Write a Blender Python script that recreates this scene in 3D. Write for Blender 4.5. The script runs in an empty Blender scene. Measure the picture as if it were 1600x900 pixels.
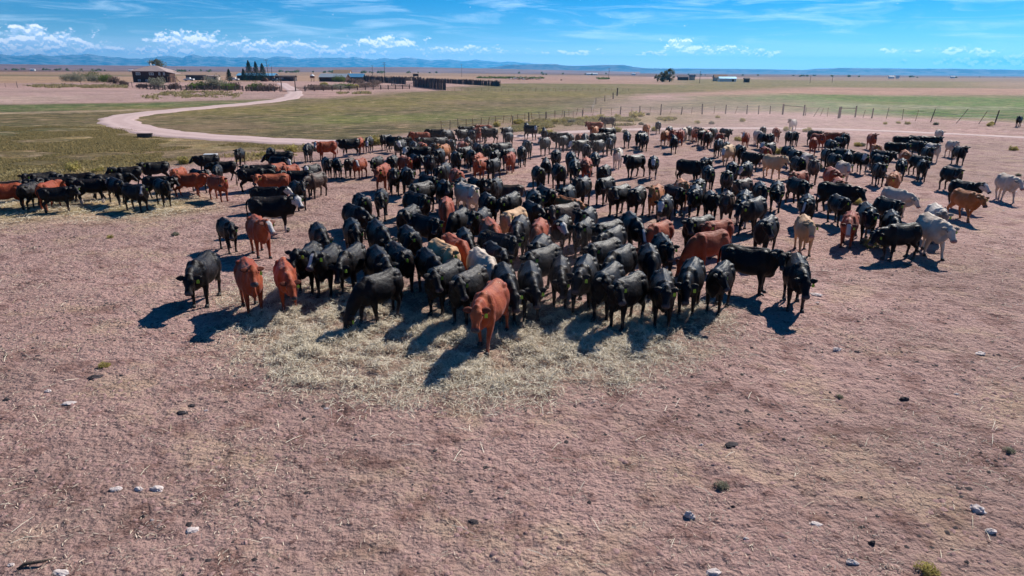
import bpy, bmesh, math, random
import numpy as np
from mathutils import Vector, Matrix, noise
rad = math.radians
sc = bpy.context.scene
# ------------------------------------------------------------------ camera
F, TH, RO, H = 1067.0, rad(17.6), rad(0.45), 6.4
cd = bpy.data.cameras.new('camera'); cam = bpy.data.objects.new('camera', cd); sc.collection.objects.link(cam)
cd.sensor_width = 36; cd.lens = 36 * F / 1600; cd.clip_start = .1; cd.clip_end = 60000
RM = Matrix.Rotation(math.pi / 2 - TH, 3, 'X') @ Matrix.Rotation(RO, 3, 'Z')
cam.matrix_world = Matrix.Translation((0, 0, H)) @ RM.to_4x4()
sc.camera = cam
# ------------------------------------------------------------------ light
SUN_EL, SUN_AZ = rad(40), math.atan2(.62, .78)      # azimuth from +Y towards +X
sun = bpy.data.lights.new('sun', 'SUN'); sun.energy = 4.6; sun.angle = rad(.53); sun.color = (1, .95, .88)
so = bpy.data.objects.new('sun', sun); sc.collection.objects.link(so)
sdir = Vector((math.sin(SUN_AZ) * math.cos(SUN_EL), math.cos(SUN_AZ) * math.cos(SUN_EL), math.sin(SUN_EL)))
so.rotation_euler = sdir.to_track_quat('Z', 'Y').to_euler(); so.location = (30, 40, 60)
sc.view_settings.view_transform = 'Standard'; sc.view_settings.look = 'None'
sc.view_settings.exposure = 0.66; sc.view_settings.gamma = 1; sc.view_settings.use_curve_mapping = False

def ray(px, py):
    return RM @ Vector(((px - 800) / F, -(py - 450) / F, -1))
def at(px, py, h=0.0):
    d = ray(px, py); t = (H - h) / -d.z
    return Vector((d.x * t, d.y * t, h))
def azel(px, py):
    d = ray(px, py); return math.atan2(d.x, d.y), math.atan2(d.z, math.hypot(d.x, d.y))
def atd(px, y):                 # point on the ground in column px at depth y
    lo, hi = 100.0, 900.0
    d = ray(px, 112); return Vector((d.x / d.y * y, y, 0))

# ------------------------------------------------------------------ node helper
class N:
    def __init__(s, nt): s.t = nt
    def n(s, typ, **kw):
        o = s.t.nodes.new(typ)
        for k, v in kw.items():
            if k.startswith('_'): setattr(o, k[1:], v)
        return o
    def set(s, sock, v):
        if v is None: return
        if isinstance(v, bpy.types.NodeSocket): s.t.links.new(v, sock)
        else:
            if sock.type == 'RGBA' and not isinstance(v, (int, float)) and len(v) == 3: v = (*v, 1)
            sock.default_value = v
    def m(s, op, a, b=None, c=None, clamp=False):
        o = s.t.nodes.new('ShaderNodeMath'); o.operation = op; o.use_clamp = clamp
        s.set(o.inputs[0], a); s.set(o.inputs[1], b)
        if c is not None: s.set(o.inputs[2], c)
        return o.outputs[0]
    def vm(s, op, a, b=None):
        o = s.t.nodes.new('ShaderNodeVectorMath'); o.operation = op
        s.set(o.inputs[0], a); s.set(o.inputs[1], b); return o.outputs[0]
    def noise(s, vec, scale, detail=4, rough=.55, dist=0, dim='3D'):
        o = s.t.nodes.new('ShaderNodeTexNoise'); o.noise_dimensions = dim
        s.set(o.inputs['Vector'], vec); s.set(o.inputs['Scale'], scale); s.set(o.inputs['Detail'], detail)
        s.set(o.inputs['Roughness'], rough); s.set(o.inputs['Distortion'], dist); return o.outputs['Fac']
    def mr(s, v, a, b, c=0., d=1., smooth=True):
        o = s.t.nodes.new('ShaderNodeMapRange'); o.interpolation_type = 'SMOOTHSTEP' if smooth else 'LINEAR'
        for i, x in enumerate((v, a, b, c, d)): s.set(o.inputs[i], x)
        return o.outputs[0]
    def mix(s, f, a, b, mode='MIX'):
        o = s.t.nodes.new('ShaderNodeMix'); o.data_type = 'RGBA'; o.blend_type = mode
        s.set(o.inputs[0], f); s.set(o.inputs[6], a); s.set(o.inputs[7], b); return o.outputs[2]
    def attr(s, name, out='Fac'):
        o = s.t.nodes.new('ShaderNodeAttribute'); o.attribute_name = name; return o.outputs[out]
    def obj(s):
        return s.t.nodes.new('ShaderNodeTexCoord').outputs['Object']
    def pos(s):
        return s.t.nodes.new('ShaderNodeNewGeometry').outputs['Position']
    def xyz(s, v):
        o = s.t.nodes.new('ShaderNodeSeparateXYZ'); s.set(o.inputs[0], v); return o.outputs
    def bump(s, h, dist, strength=1.0, normal=None):
        o = s.t.nodes.new('ShaderNodeBump'); s.set(o.inputs['Height'], h); s.set(o.inputs['Distance'], dist)
        s.set(o.inputs['Strength'], strength); s.set(o.inputs['Normal'], normal); return o.outputs[0]
def mat(name):
    m = bpy.data.materials.new(name); m.use_nodes = True
    nt = m.node_tree; p = nt.nodes['Principled BSDF']; return m, N(nt), p
def simple(name, col, rough=.8, var=.25, scale=6., bump=.0, spec=.3, metal=0., dirt=None):
    m, n, p = mat(name); o = n.obj()
    a = n.noise(o, scale, 5); b = n.noise(o, scale * 9, 3)
    f = n.m('ADD', n.m('MULTIPLY', a, .7), n.m('MULTIPLY', b, .3))
    dark = tuple(c * (1 - var * 1.4) for c in col); lite = tuple(min(1, c * (1 + var)) for c in col)
    c = n.mix(n.mr(f, .3, .7), dark, lite)
    if dirt: c = n.mix(n.mr(n.noise(o, scale * .6, 5, .65), .5, .68), c, dirt)
    n.set(p.inputs['Base Color'], c); p.inputs['Roughness'].default_value = rough
    p.inputs['Specular IOR Level'].default_value = spec; p.inputs['Metallic'].default_value = metal
    if bump: n.set(p.inputs['Normal'], n.bump(b, bump, 1))
    return m

# ------------------------------------------------------------------ world: sky with clouds
w = bpy.data.worlds.new('World'); sc.world = w; w.use_nodes = True
n = N(w.node_tree); bg = w.node_tree.nodes['Background']
sky = w.node_tree.nodes.new('ShaderNodeTexSky'); sky.sky_type = 'NISHITA'; sky.sun_disc = False
sky.sun_elevation = SUN_EL; sky.sun_rotation = SUN_AZ; sky.altitude = 2300; sky.air_density = 1.1; sky.dust_density = .3; sky.ozone_density = 2.0
SKYS = .062
tc = w.node_tree.nodes.new('ShaderNodeTexCoord'); x, y, z = n.xyz(n.vm('NORMALIZE', tc.outputs['Generated']))
az = n.m('DIVIDE', n.m('ARCTAN2', x, y), math.pi / 180); el = n.m('DIVIDE', n.m('ARCSINE', z), math.pi / 180)
skyc = n.mix(1.0, sky.outputs[0], (.50, .84, 1.10), 'MULTIPLY')
deep = n.mr(el, .5, 6.5)
skyc = n.mix(n.m('MULTIPLY', deep, .92), skyc, n.mix(1.0, skyc, (.0, .53, .80), 'MULTIPLY'))
def comb(a, b, c=0.):
    o = w.node_tree.nodes.new('ShaderNodeCombineXYZ')
    n.set(o.inputs[0], a); n.set(o.inputs[1], b); n.set(o.inputs[2], c); return o.outputs[0]
def gauss(px, py, sx, sy, amp):                       # a bank of cloud placed by compass bearing and height above the horizon
    a, e = azel(px, py); a = math.degrees(a); e = math.degrees(e); sx /= 18.6; sy /= 18.6
    dx = n.m('DIVIDE', n.m('SUBTRACT', az, a), sx); dy = n.m('DIVIDE', n.m('SUBTRACT', el, e), sy)
    r = n.m('ADD', n.m('MULTIPLY', dx, dx), n.m('MULTIPLY', dy, dy))
    return n.m('MULTIPLY', n.m('POWER', 2.718, n.m('MULTIPLY', r, -1.)), amp)
banks = [(330, 82, 420, 9, .25), (60, 78, 90, 12, .40), (260, 80, 60, 8, .42), (520, 82, 90, 6, .38), (60, 66, 75, 15, .45), (45, 50, 22, 11, .42), (170, 78, 90, 9, .26), (300, 64, 50, 13, .46), (430, 74, 110, 12, .36),
         (600, 66, 50, 9, .46), (720, 78, 80, 7, .36), (60, 86, 120, 6, .2), (900, 82, 90, 4, .34), (1065, 72, 26, 9, .52),
         (1110, 78, 70, 6, .46), (1195, 84, 26, 5, .46), (1390, 79, 12, 4, .50), (1429, 81, 11, 3.5, .50), (1497, 79, 34, 5, .50),
         (1545, 80, 8, 3, .4), (1560, 96, 95, 7, .42), (1590, 86, 22, 8, .36), (1000, 84, 60, 4, .36), (1380, 97, 60, 4, .26)]
env = None
for b in banks:
    g = gauss(*b); env = g if env is None else n.m('MAXIMUM', env, g)
def cl(off):
    v = comb(az, n.m('MULTIPLY', n.m('ADD', el, off), 1.45))
    return n.m('ADD', n.m('MULTIPLY', n.noise(v, 1.25, 6, .52, .0), .84), n.m('MULTIPLY', n.noise(v, 5.0, 4, .55), .16))
c0 = cl(0.); c1 = cl(.18)
dens = n.m('ADD', n.m('SUBTRACT', c0, .50), n.m('SUBTRACT', env, .17))
mask = n.mr(dens, .0, .17)
lit = n.mr(n.m('SUBTRACT', c0, c1), -.05, .07)
cloudc = n.mix(lit, (.58, .74, .95), (1.22, 1.22, 1.24))
# thin high streaks
sv = comb(n.m('ADD', n.m('MULTIPLY', az, .10), n.m('MULTIPLY', el, .12)), n.m('MULTIPLY', el, .9))
st = n.mr(n.noise(sv, 1.3, 8, .62, .8), .44, .76)
st = n.m('MULTIPLY', n.m('MULTIPLY', st, n.mr(el, 1.0, 2.6)), n.m('SUBTRACT', 1.0, n.mr(el, 6.5, 12.)))
stm = n.m('MULTIPLY', st, .62)
veil = n.m('MULTIPLY', n.m('SUBTRACT', 1.0, n.mr(el, .3, 3.4)), .50)
skyb = n.mix(1.0, skyc, (SKYS * 1.0,) * 3, 'MULTIPLY')
skyb = n.mix(veil, skyb, (.66, .88, 1.06)); low = n.m('MULTIPLY', n.m('SUBTRACT', 1.0, n.mr(el, .5, 2.3)), .65); skyb = n.mix(low, skyb, (1.15, 1.25, 1.30)); skyb = n.mix(stm, skyb, (.62, .80, .95))
out = n.mix(n.m('MULTIPLY', mask, .92), skyb, cloudc)
n.set(bg.inputs[0], out); bg.inputs[1].default_value = 1.0

# ------------------------------------------------------------------ mesh helpers
def mesh_np(name, V, Fq, smooth=False):
    me = bpy.data.meshes.new(name); V = np.asarray(V, dtype=np.float32); Fq = np.asarray(Fq, dtype=np.int32)
    k = Fq.shape[1]; me.vertices.add(len(V)); me.vertices.foreach_set('co', V.ravel())
    me.loops.add(Fq.size); me.loops.foreach_set('vertex_index', Fq.ravel())
    me.polygons.add(len(Fq)); me.polygons.foreach_set('loop_start', np.arange(0, Fq.size, k, dtype=np.int32))
    me.update(calc_edges=True)
    if smooth: me.polygons.foreach_set('use_smooth', np.ones(len(Fq), dtype=bool))
    return me
def link(name, me, m=None, parent=None, loc=None, kind=None, label=None, cat=None, group=None):
    o = bpy.data.objects.new(name, me); sc.collection.objects.link(o)
    if m is not None and me is not None and not me.materials: me.materials.append(m)
    if parent: o.parent = parent
    if loc is not None: o.location = loc
    if kind: o['kind'] = kind
    if label: o['label'] = label
    if cat: o['category'] = cat
    if group: o['group'] = group
    return o
def empty(name, loc, rz=0, **kw):
    o = link(name, None, loc=loc, **kw); o.rotation_euler.z = rz; return o
class MB:
    def __init__(s): s.v = []; s.f = []
    def add(s, v, f):
        k = len(s.v); s.v += [tuple(p) for p in v]; s.f += [tuple(i + k for i in q) for q in f]; return s
    def box(s, c, d, rz=0, M=None):
        cx, cy, cz = c; dx, dy, dz = (t / 2 for t in d); co, si = math.cos(rz), math.sin(rz); v = []
        for a in (-1, 1):
            for b in (-1, 1):
                for e in (-1, 1):
                    X, Y = a * dx, b * dy; v.append((cx + X * co - Y * si, cy + X * si + Y * co, cz + e * dz))
        return s.add(v, [(0, 1, 3, 2), (4, 6, 7, 5), (0, 4, 5, 1), (2, 3, 7, 6), (0, 2, 6, 4), (1, 5, 7, 3)])
    def beam(s, a, b, r, seg=6, r2=None):
        a, b = Vector(a), Vector(b); d = (b - a).normalized(); u = d.orthogonal().normalized(); q = d.cross(u); r2 = r if r2 is None else r2
        v = []
        for p, rr in ((a, r), (b, r2)):
            for i in range(seg):
                t = 2 * math.pi * i / seg; v.append(p + (u * math.cos(t) + q * math.sin(t)) * rr)
        f = [(i, (i + 1) % seg, seg + (i + 1) % seg, seg + i) for i in range(seg)] + [tuple(range(seg))[::-1], tuple(range(seg, 2 * seg))]
        return s.add(v, f)
    def tube(s, pts, rad_, side=(1, 0, 0), seg=12, closed=True):
        """pts list of Vector; rad_ list of (side radius, normal radius); lofted rings"""
        pts = [Vector(p) for p in pts]; side = Vector(side); n_ = len(pts); v = []
        for i, p in enumerate(pts):
            t = (pts[min(i + 1, n_ - 1)] - pts[max(i - 1, 0)]).normalized()
            q = t.cross(side).normalized(); sd = q.cross(t).normalized(); a, b = rad_[i]
            for j in range(seg):
                th = 2 * math.pi * j / seg; v.append(p + sd * math.cos(th) * a + q * math.sin(th) * b)
        f = []
        for i in range(n_ - 1):
            for j in range(seg):
                k = (j + 1) % seg; f.append((i * seg + j, i * seg + k, (i + 1) * seg + k, (i + 1) * seg + j))
        f.append(tuple(range(seg))[::-1]); f.append(tuple(range((n_ - 1) * seg, n_ * seg)))
        return s.add(v, f)
    def mesh(s, name, smooth=False):
        me = bpy.data.meshes.new(name); me.from_pydata(s.v, [], s.f); me.update()
        bm = bmesh.new(); bm.from_mesh(me); bmesh.ops.recalc_face_normals(bm, faces=bm.faces); bm.to_mesh(me); bm.free()
        if smooth:
            for p in me.polygons: p.use_smooth = True
        return me
    def obj(s, name, m, parent=None, smooth=False, **kw): return link(name, s.mesh(name, smooth), m, parent, **kw)
def copy_tree(o, parent=None):
    c = o.copy(); sc.collection.objects.link(c); c.parent = parent
    for ch in o.children: copy_tree(ch, c)
    return c
rng = np.random.default_rng(11); random.seed(11)

def vnoise(x, y, scale, seed=0, octaves=4, rough=.5):
    """vectorised value noise"""
    out = np.zeros_like(x, dtype=np.float64); amp = 1.; tot = 0.
    for o in range(octaves):
        X = x * scale * 2 ** o + seed * 17.3 + o * 5.1; Y = y * scale * 2 ** o - seed * 9.7 + o * 3.7
        xi = np.floor(X).astype(np.int64); yi = np.floor(Y).astype(np.int64); fx = X - xi; fy = Y - yi
        fx = fx * fx * (3 - 2 * fx); fy = fy * fy * (3 - 2 * fy)
        def h(a, b):
            k = (a * 374761393 + b * 668265263 + seed * 974711) & 0x7fffffff
            k = ((k ^ (k >> 13)) * 1274126177) & 0x7fffffff; return ((k ^ (k >> 16)) & 0xffff) / 65535.
        v = (h(xi, yi) * (1 - fx) + h(xi + 1, yi) * fx) * (1 - fy) + (h(xi, yi + 1) * (1 - fx) + h(xi + 1, yi + 1) * fx) * fy
        out += amp * v; tot += amp; amp *= rough
    return out / tot

# ------------------------------------------------------------------ ground
def lines(fine, lim, step, grow, mx):
    a = list(np.arange(0, fine, step)); s = step
    while a[-1] < lim: s = min(s * grow, mx); a.append(a[-1] + s)
    return a
xs = lines(14, 26000, .13, 1.030, 900); xs = np.array([-v for v in xs[:0:-1]] + xs)
yp = [5.5 + v for v in lines(17, 26000, .13, 1.017, 600)]; yn = [5.5 - v for v in lines(0.1, 3000, .3, 1.15, 600)][1:]
ys = np.array(yn[::-1] + yp)
GX, GY = np.meshgrid(xs, ys); gx = GX.ravel(); gy = GY.ravel()

def inpoly(x, y, P):
    c = np.zeros(len(x), bool); k = len(P)
    for i in range(k):
        x1, y1 = P[i]; x2, y2 = P[(i + 1) % k]
        if y1 == y2: continue
        t = ((y1 > y) != (y2 > y)) & (x < (x2 - x1) * (y - y1) / (y2 - y1) + x1); c ^= t
    return c
def pdist(x, y, P, closed=True):
    d = np.full(len(x), 1e18); k = len(P)
    for i in range(k if closed else k - 1):
        x1, y1 = P[i]; x2, y2 = P[(i + 1) % k]; dx, dy = x2 - x1, y2 - y1; L = dx * dx + dy * dy + 1e-9
        t = np.clip(((x - x1) * dx + (y - y1) * dy) / L, 0, 1); d = np.minimum(d, (x - x1 - t * dx) ** 2 + (y - y1 - t * dy) ** 2)
    return np.sqrt(d)
def W(pts): return [tuple(at(a, max(b, 112 + (a - 800) * math.tan(RO) + .5))[:2]) for a, b in pts]
def zone(x, y, P, feather, wob=1.0):
    """soft membership of points in a ground polygon, with a ragged edge"""
    dist = np.hypot(x, y); wsc = 1 / np.clip(dist * .10, 1.2, 200)
    d = pdist(x, y, P); s = np.where(inpoly(x, y, P), d, -d)
    s = s + (vnoise(x, y, .35, 3) - .5) * 2.4 * wob * np.clip(dist / 40, .5, 8) + (vnoise(x, y, .03, 5) - .5) * dist * .04 * wob
    f = feather * np.clip(dist / 50, .5, 8); return np.clip(s / f * .5 + .5, 0, 1)
DIRT = (.418, .265, .240)
ZONES = [([(850, 117.5), (1200, 119), (1600, 121.5), (2600, 130), (2600, 113), (850, 111)], (.11, .065, .062), 1, .3),  # outline of each field on the ground, soil or grass colour, softness, ragged edge
    ([(-900, 119.5), (100, 119.5), (800, 121), (1000, 120), (2500, 124), (2500, 113), (0, 107.6), (-900, 107.6)], (.13, .075, .07), 1, .3),
    ([(0, 112), (300, 112), (620, 113), (1000, 119), (1000, 124), (640, 121), (300, 118), (0, 117), (-600, 117), (-600, 111)], (.29, .185, .125), 1, .4),
    ([(-600, 119), (0, 119), (140, 120), (300, 121), (300, 127), (0, 127), (-600, 127)], (.37, .25, .15), 1, .4),
    ([(-600, 116.5), (0, 116.5), (400, 117.5), (400, 120), (0, 119), (-600, 119)], (.20, .16, .09), 1, .4),
    ([(300, 118), (620, 118), (900, 122), (900, 126), (700, 127), (450, 127), (300, 128), (0, 130), (-600, 130), (-600, 126), (0, 126)], (.37, .235, .16), 1, .4),
    ([(-500, 164), (0, 163), (200, 160), (420, 155), (470, 153), (465, 158), (380, 165), (250, 170), (100, 174), (0, 177), (-500, 180)], (.115, .155, .055), 1.5, .6),
    ([(-600, 176), (0, 176), (130, 173), (280, 172), (380, 165), (470, 157), (560, 149), (640, 143), (700, 141), (740, 132), (830, 130), (1000, 132),
      (1010, 141), (970, 148), (965, 165), (880, 183), (800, 192), (760, 198), (700, 205), (640, 212), (545, 222), (470, 231), (400, 234), (330, 243),
      (260, 259), (150, 264), (60, 279), (0, 285), (-600, 330)], (.155, .128, .060), 1.5, .8),
    ([(180, 168), (420, 166), (560, 152), (800, 141), (960, 144), (960, 150), (700, 162), (560, 175), (300, 180)], (.20, .17, .055), 3, 1.5),
    ([(480, 182), (760, 175), (900, 165), (900, 172), (740, 186), (560, 196), (470, 192)], (.18, .19, .055), 3, 1.8),
    ([(-300, 215), (60, 205), (200, 220), (330, 215), (300, 235), (100, 250), (-300, 262)], (.21, .155, .070), 3, 2),
    ([(0, 196), (200, 200), (160, 213), (0, 214), (-300, 214)], (.12, .12, .05), 3, 1.5),
    ([(760, 131), (1200, 130), (1250, 141), (1000, 146), (985, 152), (965, 160), (968, 148), (900, 141), (800, 143), (740, 140)], (.16, .15, .055), 2, 1.2),
    ([(1000, 146), (1250, 141), (2200, 140), (2200, 128), (1600, 124), (1200, 124), (1120, 123), (980, 126), (900, 133)], (.20, .175, .075), 3, 1),
    ([(1150, 120), (1700, 122), (2300, 124), (2300, 130), (1600, 128), (1200, 125)], (.24, .16, .12), 3, .6),
    ([(820, 119), (990, 120), (1060, 126), (1060, 132), (960, 131), (850, 130), (740, 128), (760, 122)], (.36, .22, .175), 2, .8),
    ([(1520, 129), (1620, 127), (2300, 130), (2300, 141), (1620, 143), (1530, 141)], (.30, .20, .14), 2, .8),
    ([(1060, 147), (1250, 136), (1500, 138), (1800, 142), (1800, 149), (1500, 151), (1250, 147), (1120, 152)], (.40, .235, .18), 2, .8),
    ([(1080, 152), (1250, 147), (1400, 150), (1900, 150), (2300, 152), (2300, 200), (1700, 193), (1560, 188), (1400, 181), (1300, 176), (1220, 172), (1120, 160)], (.115, .20, .050), 2.5, 1),
    ([(1010, 158), (1180, 152), (1250, 172), (1100, 172), (1000, 170), (940, 172)], (.22, .19, .12), 4, 1.5),
    ([(1320, 163), (1560, 167), (1560, 171), (1400, 170)], (.33, .33, .22), 2, 2),
    ([(-300, 176.2), (0, 176.4), (120, 173.6), (235, 170.6), (235, 172), (120, 175.2), (0, 178.2), (-300, 179)], (.46, .36, .25), .8, .3),
    ([(0, 300), (180, 300), (290, 310), (350, 328), (250, 338), (120, 345), (0, 352), (-300, 370), (-300, 300)], (.42, .33, .19), 3, 1.5),
    ([(160, 195), (230, 212), (320, 221), (480, 230), (320, 236), (180, 226), (120, 205)], (.30, .235, .11), 2, 1.5),
    ([(800, 190), (960, 183), (1060, 178), (1060, 190), (940, 196), (800, 206), (740, 208)], (.30, .235, .12), 4, 2),
    ([(-600, 137), (0, 137), (230, 141), (470, 147), (450, 153), (200, 160), (0, 162), (-600, 164)], (.42, .28, .26), 2, .8),
    ([(0, 161), (-600, 161), (-600, 154), (0, 150), (160, 151), (100, 160)], (.50, .36, .32), 2, 1.8),
]
HAY = W([(372, 470), (410, 440), (520, 455), (640, 470), (800, 480), (960, 480), (1080, 470), (1135, 480), (1125, 510), (1060, 538), (960, 575), (900, 596), (760, 608),
         (600, 608), (470, 596), (405, 560), (372, 510)])
col = np.empty((len(gx), 3)); col[:] = DIRT
gpts = gx, gy
for P, c, fe, wb in ZONES:
    z = zone(gx, gy, W(P), fe, wb)[:, None]; col = col * (1 - z) + np.array(c) * z
dist = np.hypot(gx, gy)
hz = zone(gx, gy, HAY, 2.0, 1.2); veg = np.clip((col[:, 1] / col[:, 0] - .66) / .15, 0, 1)
def surf(x, y):
    near = np.clip(1 - np.hypot(x, y - 12) / 60, 0, 1)
    h = (vnoise(x, y, .12, 1, 3) - .5) * .10 + (vnoise(x, y, .9, 2, 3) - .5) * .055 * near
    k = vnoise(x, y, 3.4, 4, 3, .6); h = h + (k - .5) * .085 * near - .05 * np.clip(vnoise(x, y, 2.1, 6, 2) - .62, 0, 1) * near * 2
    return h
gz = surf(gx, gy) + hz * (.03 + .10 * np.clip(vnoise(gx, gy, 1.1, 8, 3) - .35, 0, 1))
far = np.clip((dist - 300) / 600, 0, 1); gz = gz * (1 - far)
nx, ny = len(xs), len(ys); ii = np.arange(nx * ny).reshape(ny, nx)
quads = np.stack([ii[:-1, :-1], ii[:-1, 1:], ii[1:, 1:], ii[1:, :-1]], -1).reshape(-1, 4)
gme = mesh_np('ground', np.stack([gx, gy, gz], 1), quads, True)
a = gme.color_attributes.new('soil', 'FLOAT_COLOR', 'POINT'); a.data.foreach_set('color', np.c_[col, np.ones(len(col))].astype(np.float32).ravel())
a = gme.attributes.new('hay', 'FLOAT', 'POINT'); a.data.foreach_set('value', hz.astype(np.float32))
a = gme.attributes.new('veg', 'FLOAT', 'POINT'); a.data.foreach_set('value', veg.astype(np.float32))
gm, n, p = mat('soil and grass'); P_ = n.pos()
base = n.attr('soil', 'Color')
lo = n.noise(P_, .16, 5, .6); me_ = n.noise(P_, 1.1, 5, .65); fi = n.noise(P_, 5.2, 6, .72); vf = n.noise(P_, 21., 4, .7)
c = n.mix(1., base, n.mix(n.mr(lo, .3, .7), (.80, .80, .78), (1.14, 1.12, 1.12)), 'MULTIPLY')
c = n.mix(1., c, n.mix(n.mr(n.noise(P_, .028, 6, .6), .35, .65), (.84, .86, .82), (1.12, 1.10, 1.08)), 'MULTIPLY')
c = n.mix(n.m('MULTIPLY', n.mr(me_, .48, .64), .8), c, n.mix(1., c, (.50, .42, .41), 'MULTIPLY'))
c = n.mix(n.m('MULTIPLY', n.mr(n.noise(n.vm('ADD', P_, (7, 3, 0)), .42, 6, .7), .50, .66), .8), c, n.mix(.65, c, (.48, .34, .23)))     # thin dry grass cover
c = n.mix(n.mr(fi, .56, .66), c, n.mix(1., c, (.40, .35, .36), 'MULTIPLY'))  # dark strokes paint the shade of cracks and pits into the soil
vg = n.attr('veg'); gn = n.noise(n.vm('MULTIPLY', P_, (.5, 1.3, 1)), .55, 8, .72); gb = n.noise(P_, .045, 5, .6)
c = n.mix(n.m('MULTIPLY', vg, n.mr(gn, .46, .60)), c, n.mix(1., c, (.50, .52, .42), 'MULTIPLY')); c = n.mix(n.m('MULTIPLY', vg, n.mr(gn, .50, .36)), c, n.mix(1., c, (1.5, 1.3, 1.15), 'MULTIPLY'))
c = n.mix(n.m('MULTIPLY', vg, n.m('MULTIPLY', n.mr(gb, .5, .64), .7)), c, n.mix(.55, c, (.27, .17, .11)))
c = n.mix(n.m('MULTIPLY', n.mr(vf, .58, .70), .7), c, n.mix(.5, c, (.60, .48, .40)))
c = n.mix(n.mr(n.noise(n.vm('ADD', P_, (31, 13, 0)), 9., 5, .72), .59, .66), c, (.10, .065, .06))           # crumbs of dung, and dark specks painted in for shaded pits
c = n.mix(n.m('MULTIPLY', n.attr('hay'), n.mr(fi, .25, .6, .25, .7)), c, (.30, .22, .15))  # brown under the hay, darkened to paint shadow between the clumps
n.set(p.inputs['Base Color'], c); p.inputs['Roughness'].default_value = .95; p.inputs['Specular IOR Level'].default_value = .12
hb = n.m('ADD', n.m('MULTIPLY', fi, .6), n.m('ADD', n.m('MULTIPLY', vf, .10), n.m('MULTIPLY', n.noise(P_, 2.6, 3, .6), .8)))
n.set(p.inputs['Normal'], n.bump(hb, .20, 1.0))
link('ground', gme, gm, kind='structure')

def ground_z(x, y):
    a_ = np.array([x], float); b_ = np.array([y], float)
    d = math.hypot(x, y); f_ = min(1, max(0, (d - 300) / 600))
    return float(surf(a_, b_)[0]) * (1 - f_) + float(zone(a_, b_, HAY, 1.1, .9)[0]) * .045

# roads: sheets just above the ground with two worn wheel tracks
rm, n, p = mat('packed gravel'); P_ = n.pos()
tr = n.attr('track'); c = n.mix(n.mr(n.noise(P_, .8, 6, .7), .3, .7), (.38, .26, .24), (.48, .34, .31))
c = n.mix(n.m('MULTIPLY', tr, .7), c, (.52, .38, .35)); n.set(p.inputs['Base Color'], c); p.inputs['Roughness'].default_value = .95
n.set(p.inputs['Normal'], n.bump(n.noise(P_, 6, 4, .7), .05, .8))
def road(name, pts, wd, n_across=11, lift=.10, label=None):
    P0 = [at(*q) for q in pts]; P = []
    for i in range(len(P0) - 1):
        p0, p1, p2, p3 = P0[max(i - 1, 0)], P0[i], P0[i + 1], P0[min(i + 2, len(P0) - 1)]
        for k in range(10):
            t = k / 10; P.append(.5 * (2 * p1 + (p2 - p0) * t + (2 * p0 - 5 * p1 + 4 * p2 - p3) * t * t + (3 * p1 - p0 - 3 * p2 + p3) * t ** 3))
    P.append(P0[-1]); V = []; T = []; Q = []
    for i, q in enumerate(P):
        t = (P[min(i + 1, len(P) - 1)] - P[max(i - 1, 0)]); t.z = 0; t.normalize(); s = Vector((t.y, -t.x, 0))
        ww = wd * (1 + .10 * math.sin(i * .7) + .12 * (random.random() - .5))
        for j in range(n_across):
            u = j / (n_across - 1) * 2 - 1; pp = q + s * u * ww / 2; dd = math.hypot(pp.x, pp.y)
            zz = lift + ground_z(pp.x, pp.y) - (.13 + lift if abs(u) > .99 else 0); V.append((pp.x, pp.y, zz)); T.append(math.exp(-((abs(u) - .45) / .16) ** 2))
    for i in range(len(P) - 1):
        for j in range(n_across - 1):
            k = i * n_across + j; Q.append((k, k + 1, k + n_across + 1, k + n_across))
    me = mesh_np(name, V, Q, True); a = me.attributes.new('track', 'FLOAT', 'POINT'); a.data.foreach_set('value', np.array(T, np.float32))
    return link(name, me, rm, kind='structure')
road('road', [(440, 130), (452, 137), (460, 143), (459, 149), (445, 155), (400, 161), (330, 167.5), (270, 173), (215, 179), (188, 185), (185, 191), (205, 199),
              (245, 207), (300, 212.5), (400, 219), (470, 222), (560, 224.5)], 4.9)
road('dirt_track', [(800, 214), (900, 206), (1000, 202), (1100, 200.5), (1230, 201), (1350, 203.5), (1480, 209), (1640, 217), (1800, 225)], 2.6, lift=.03)

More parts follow.
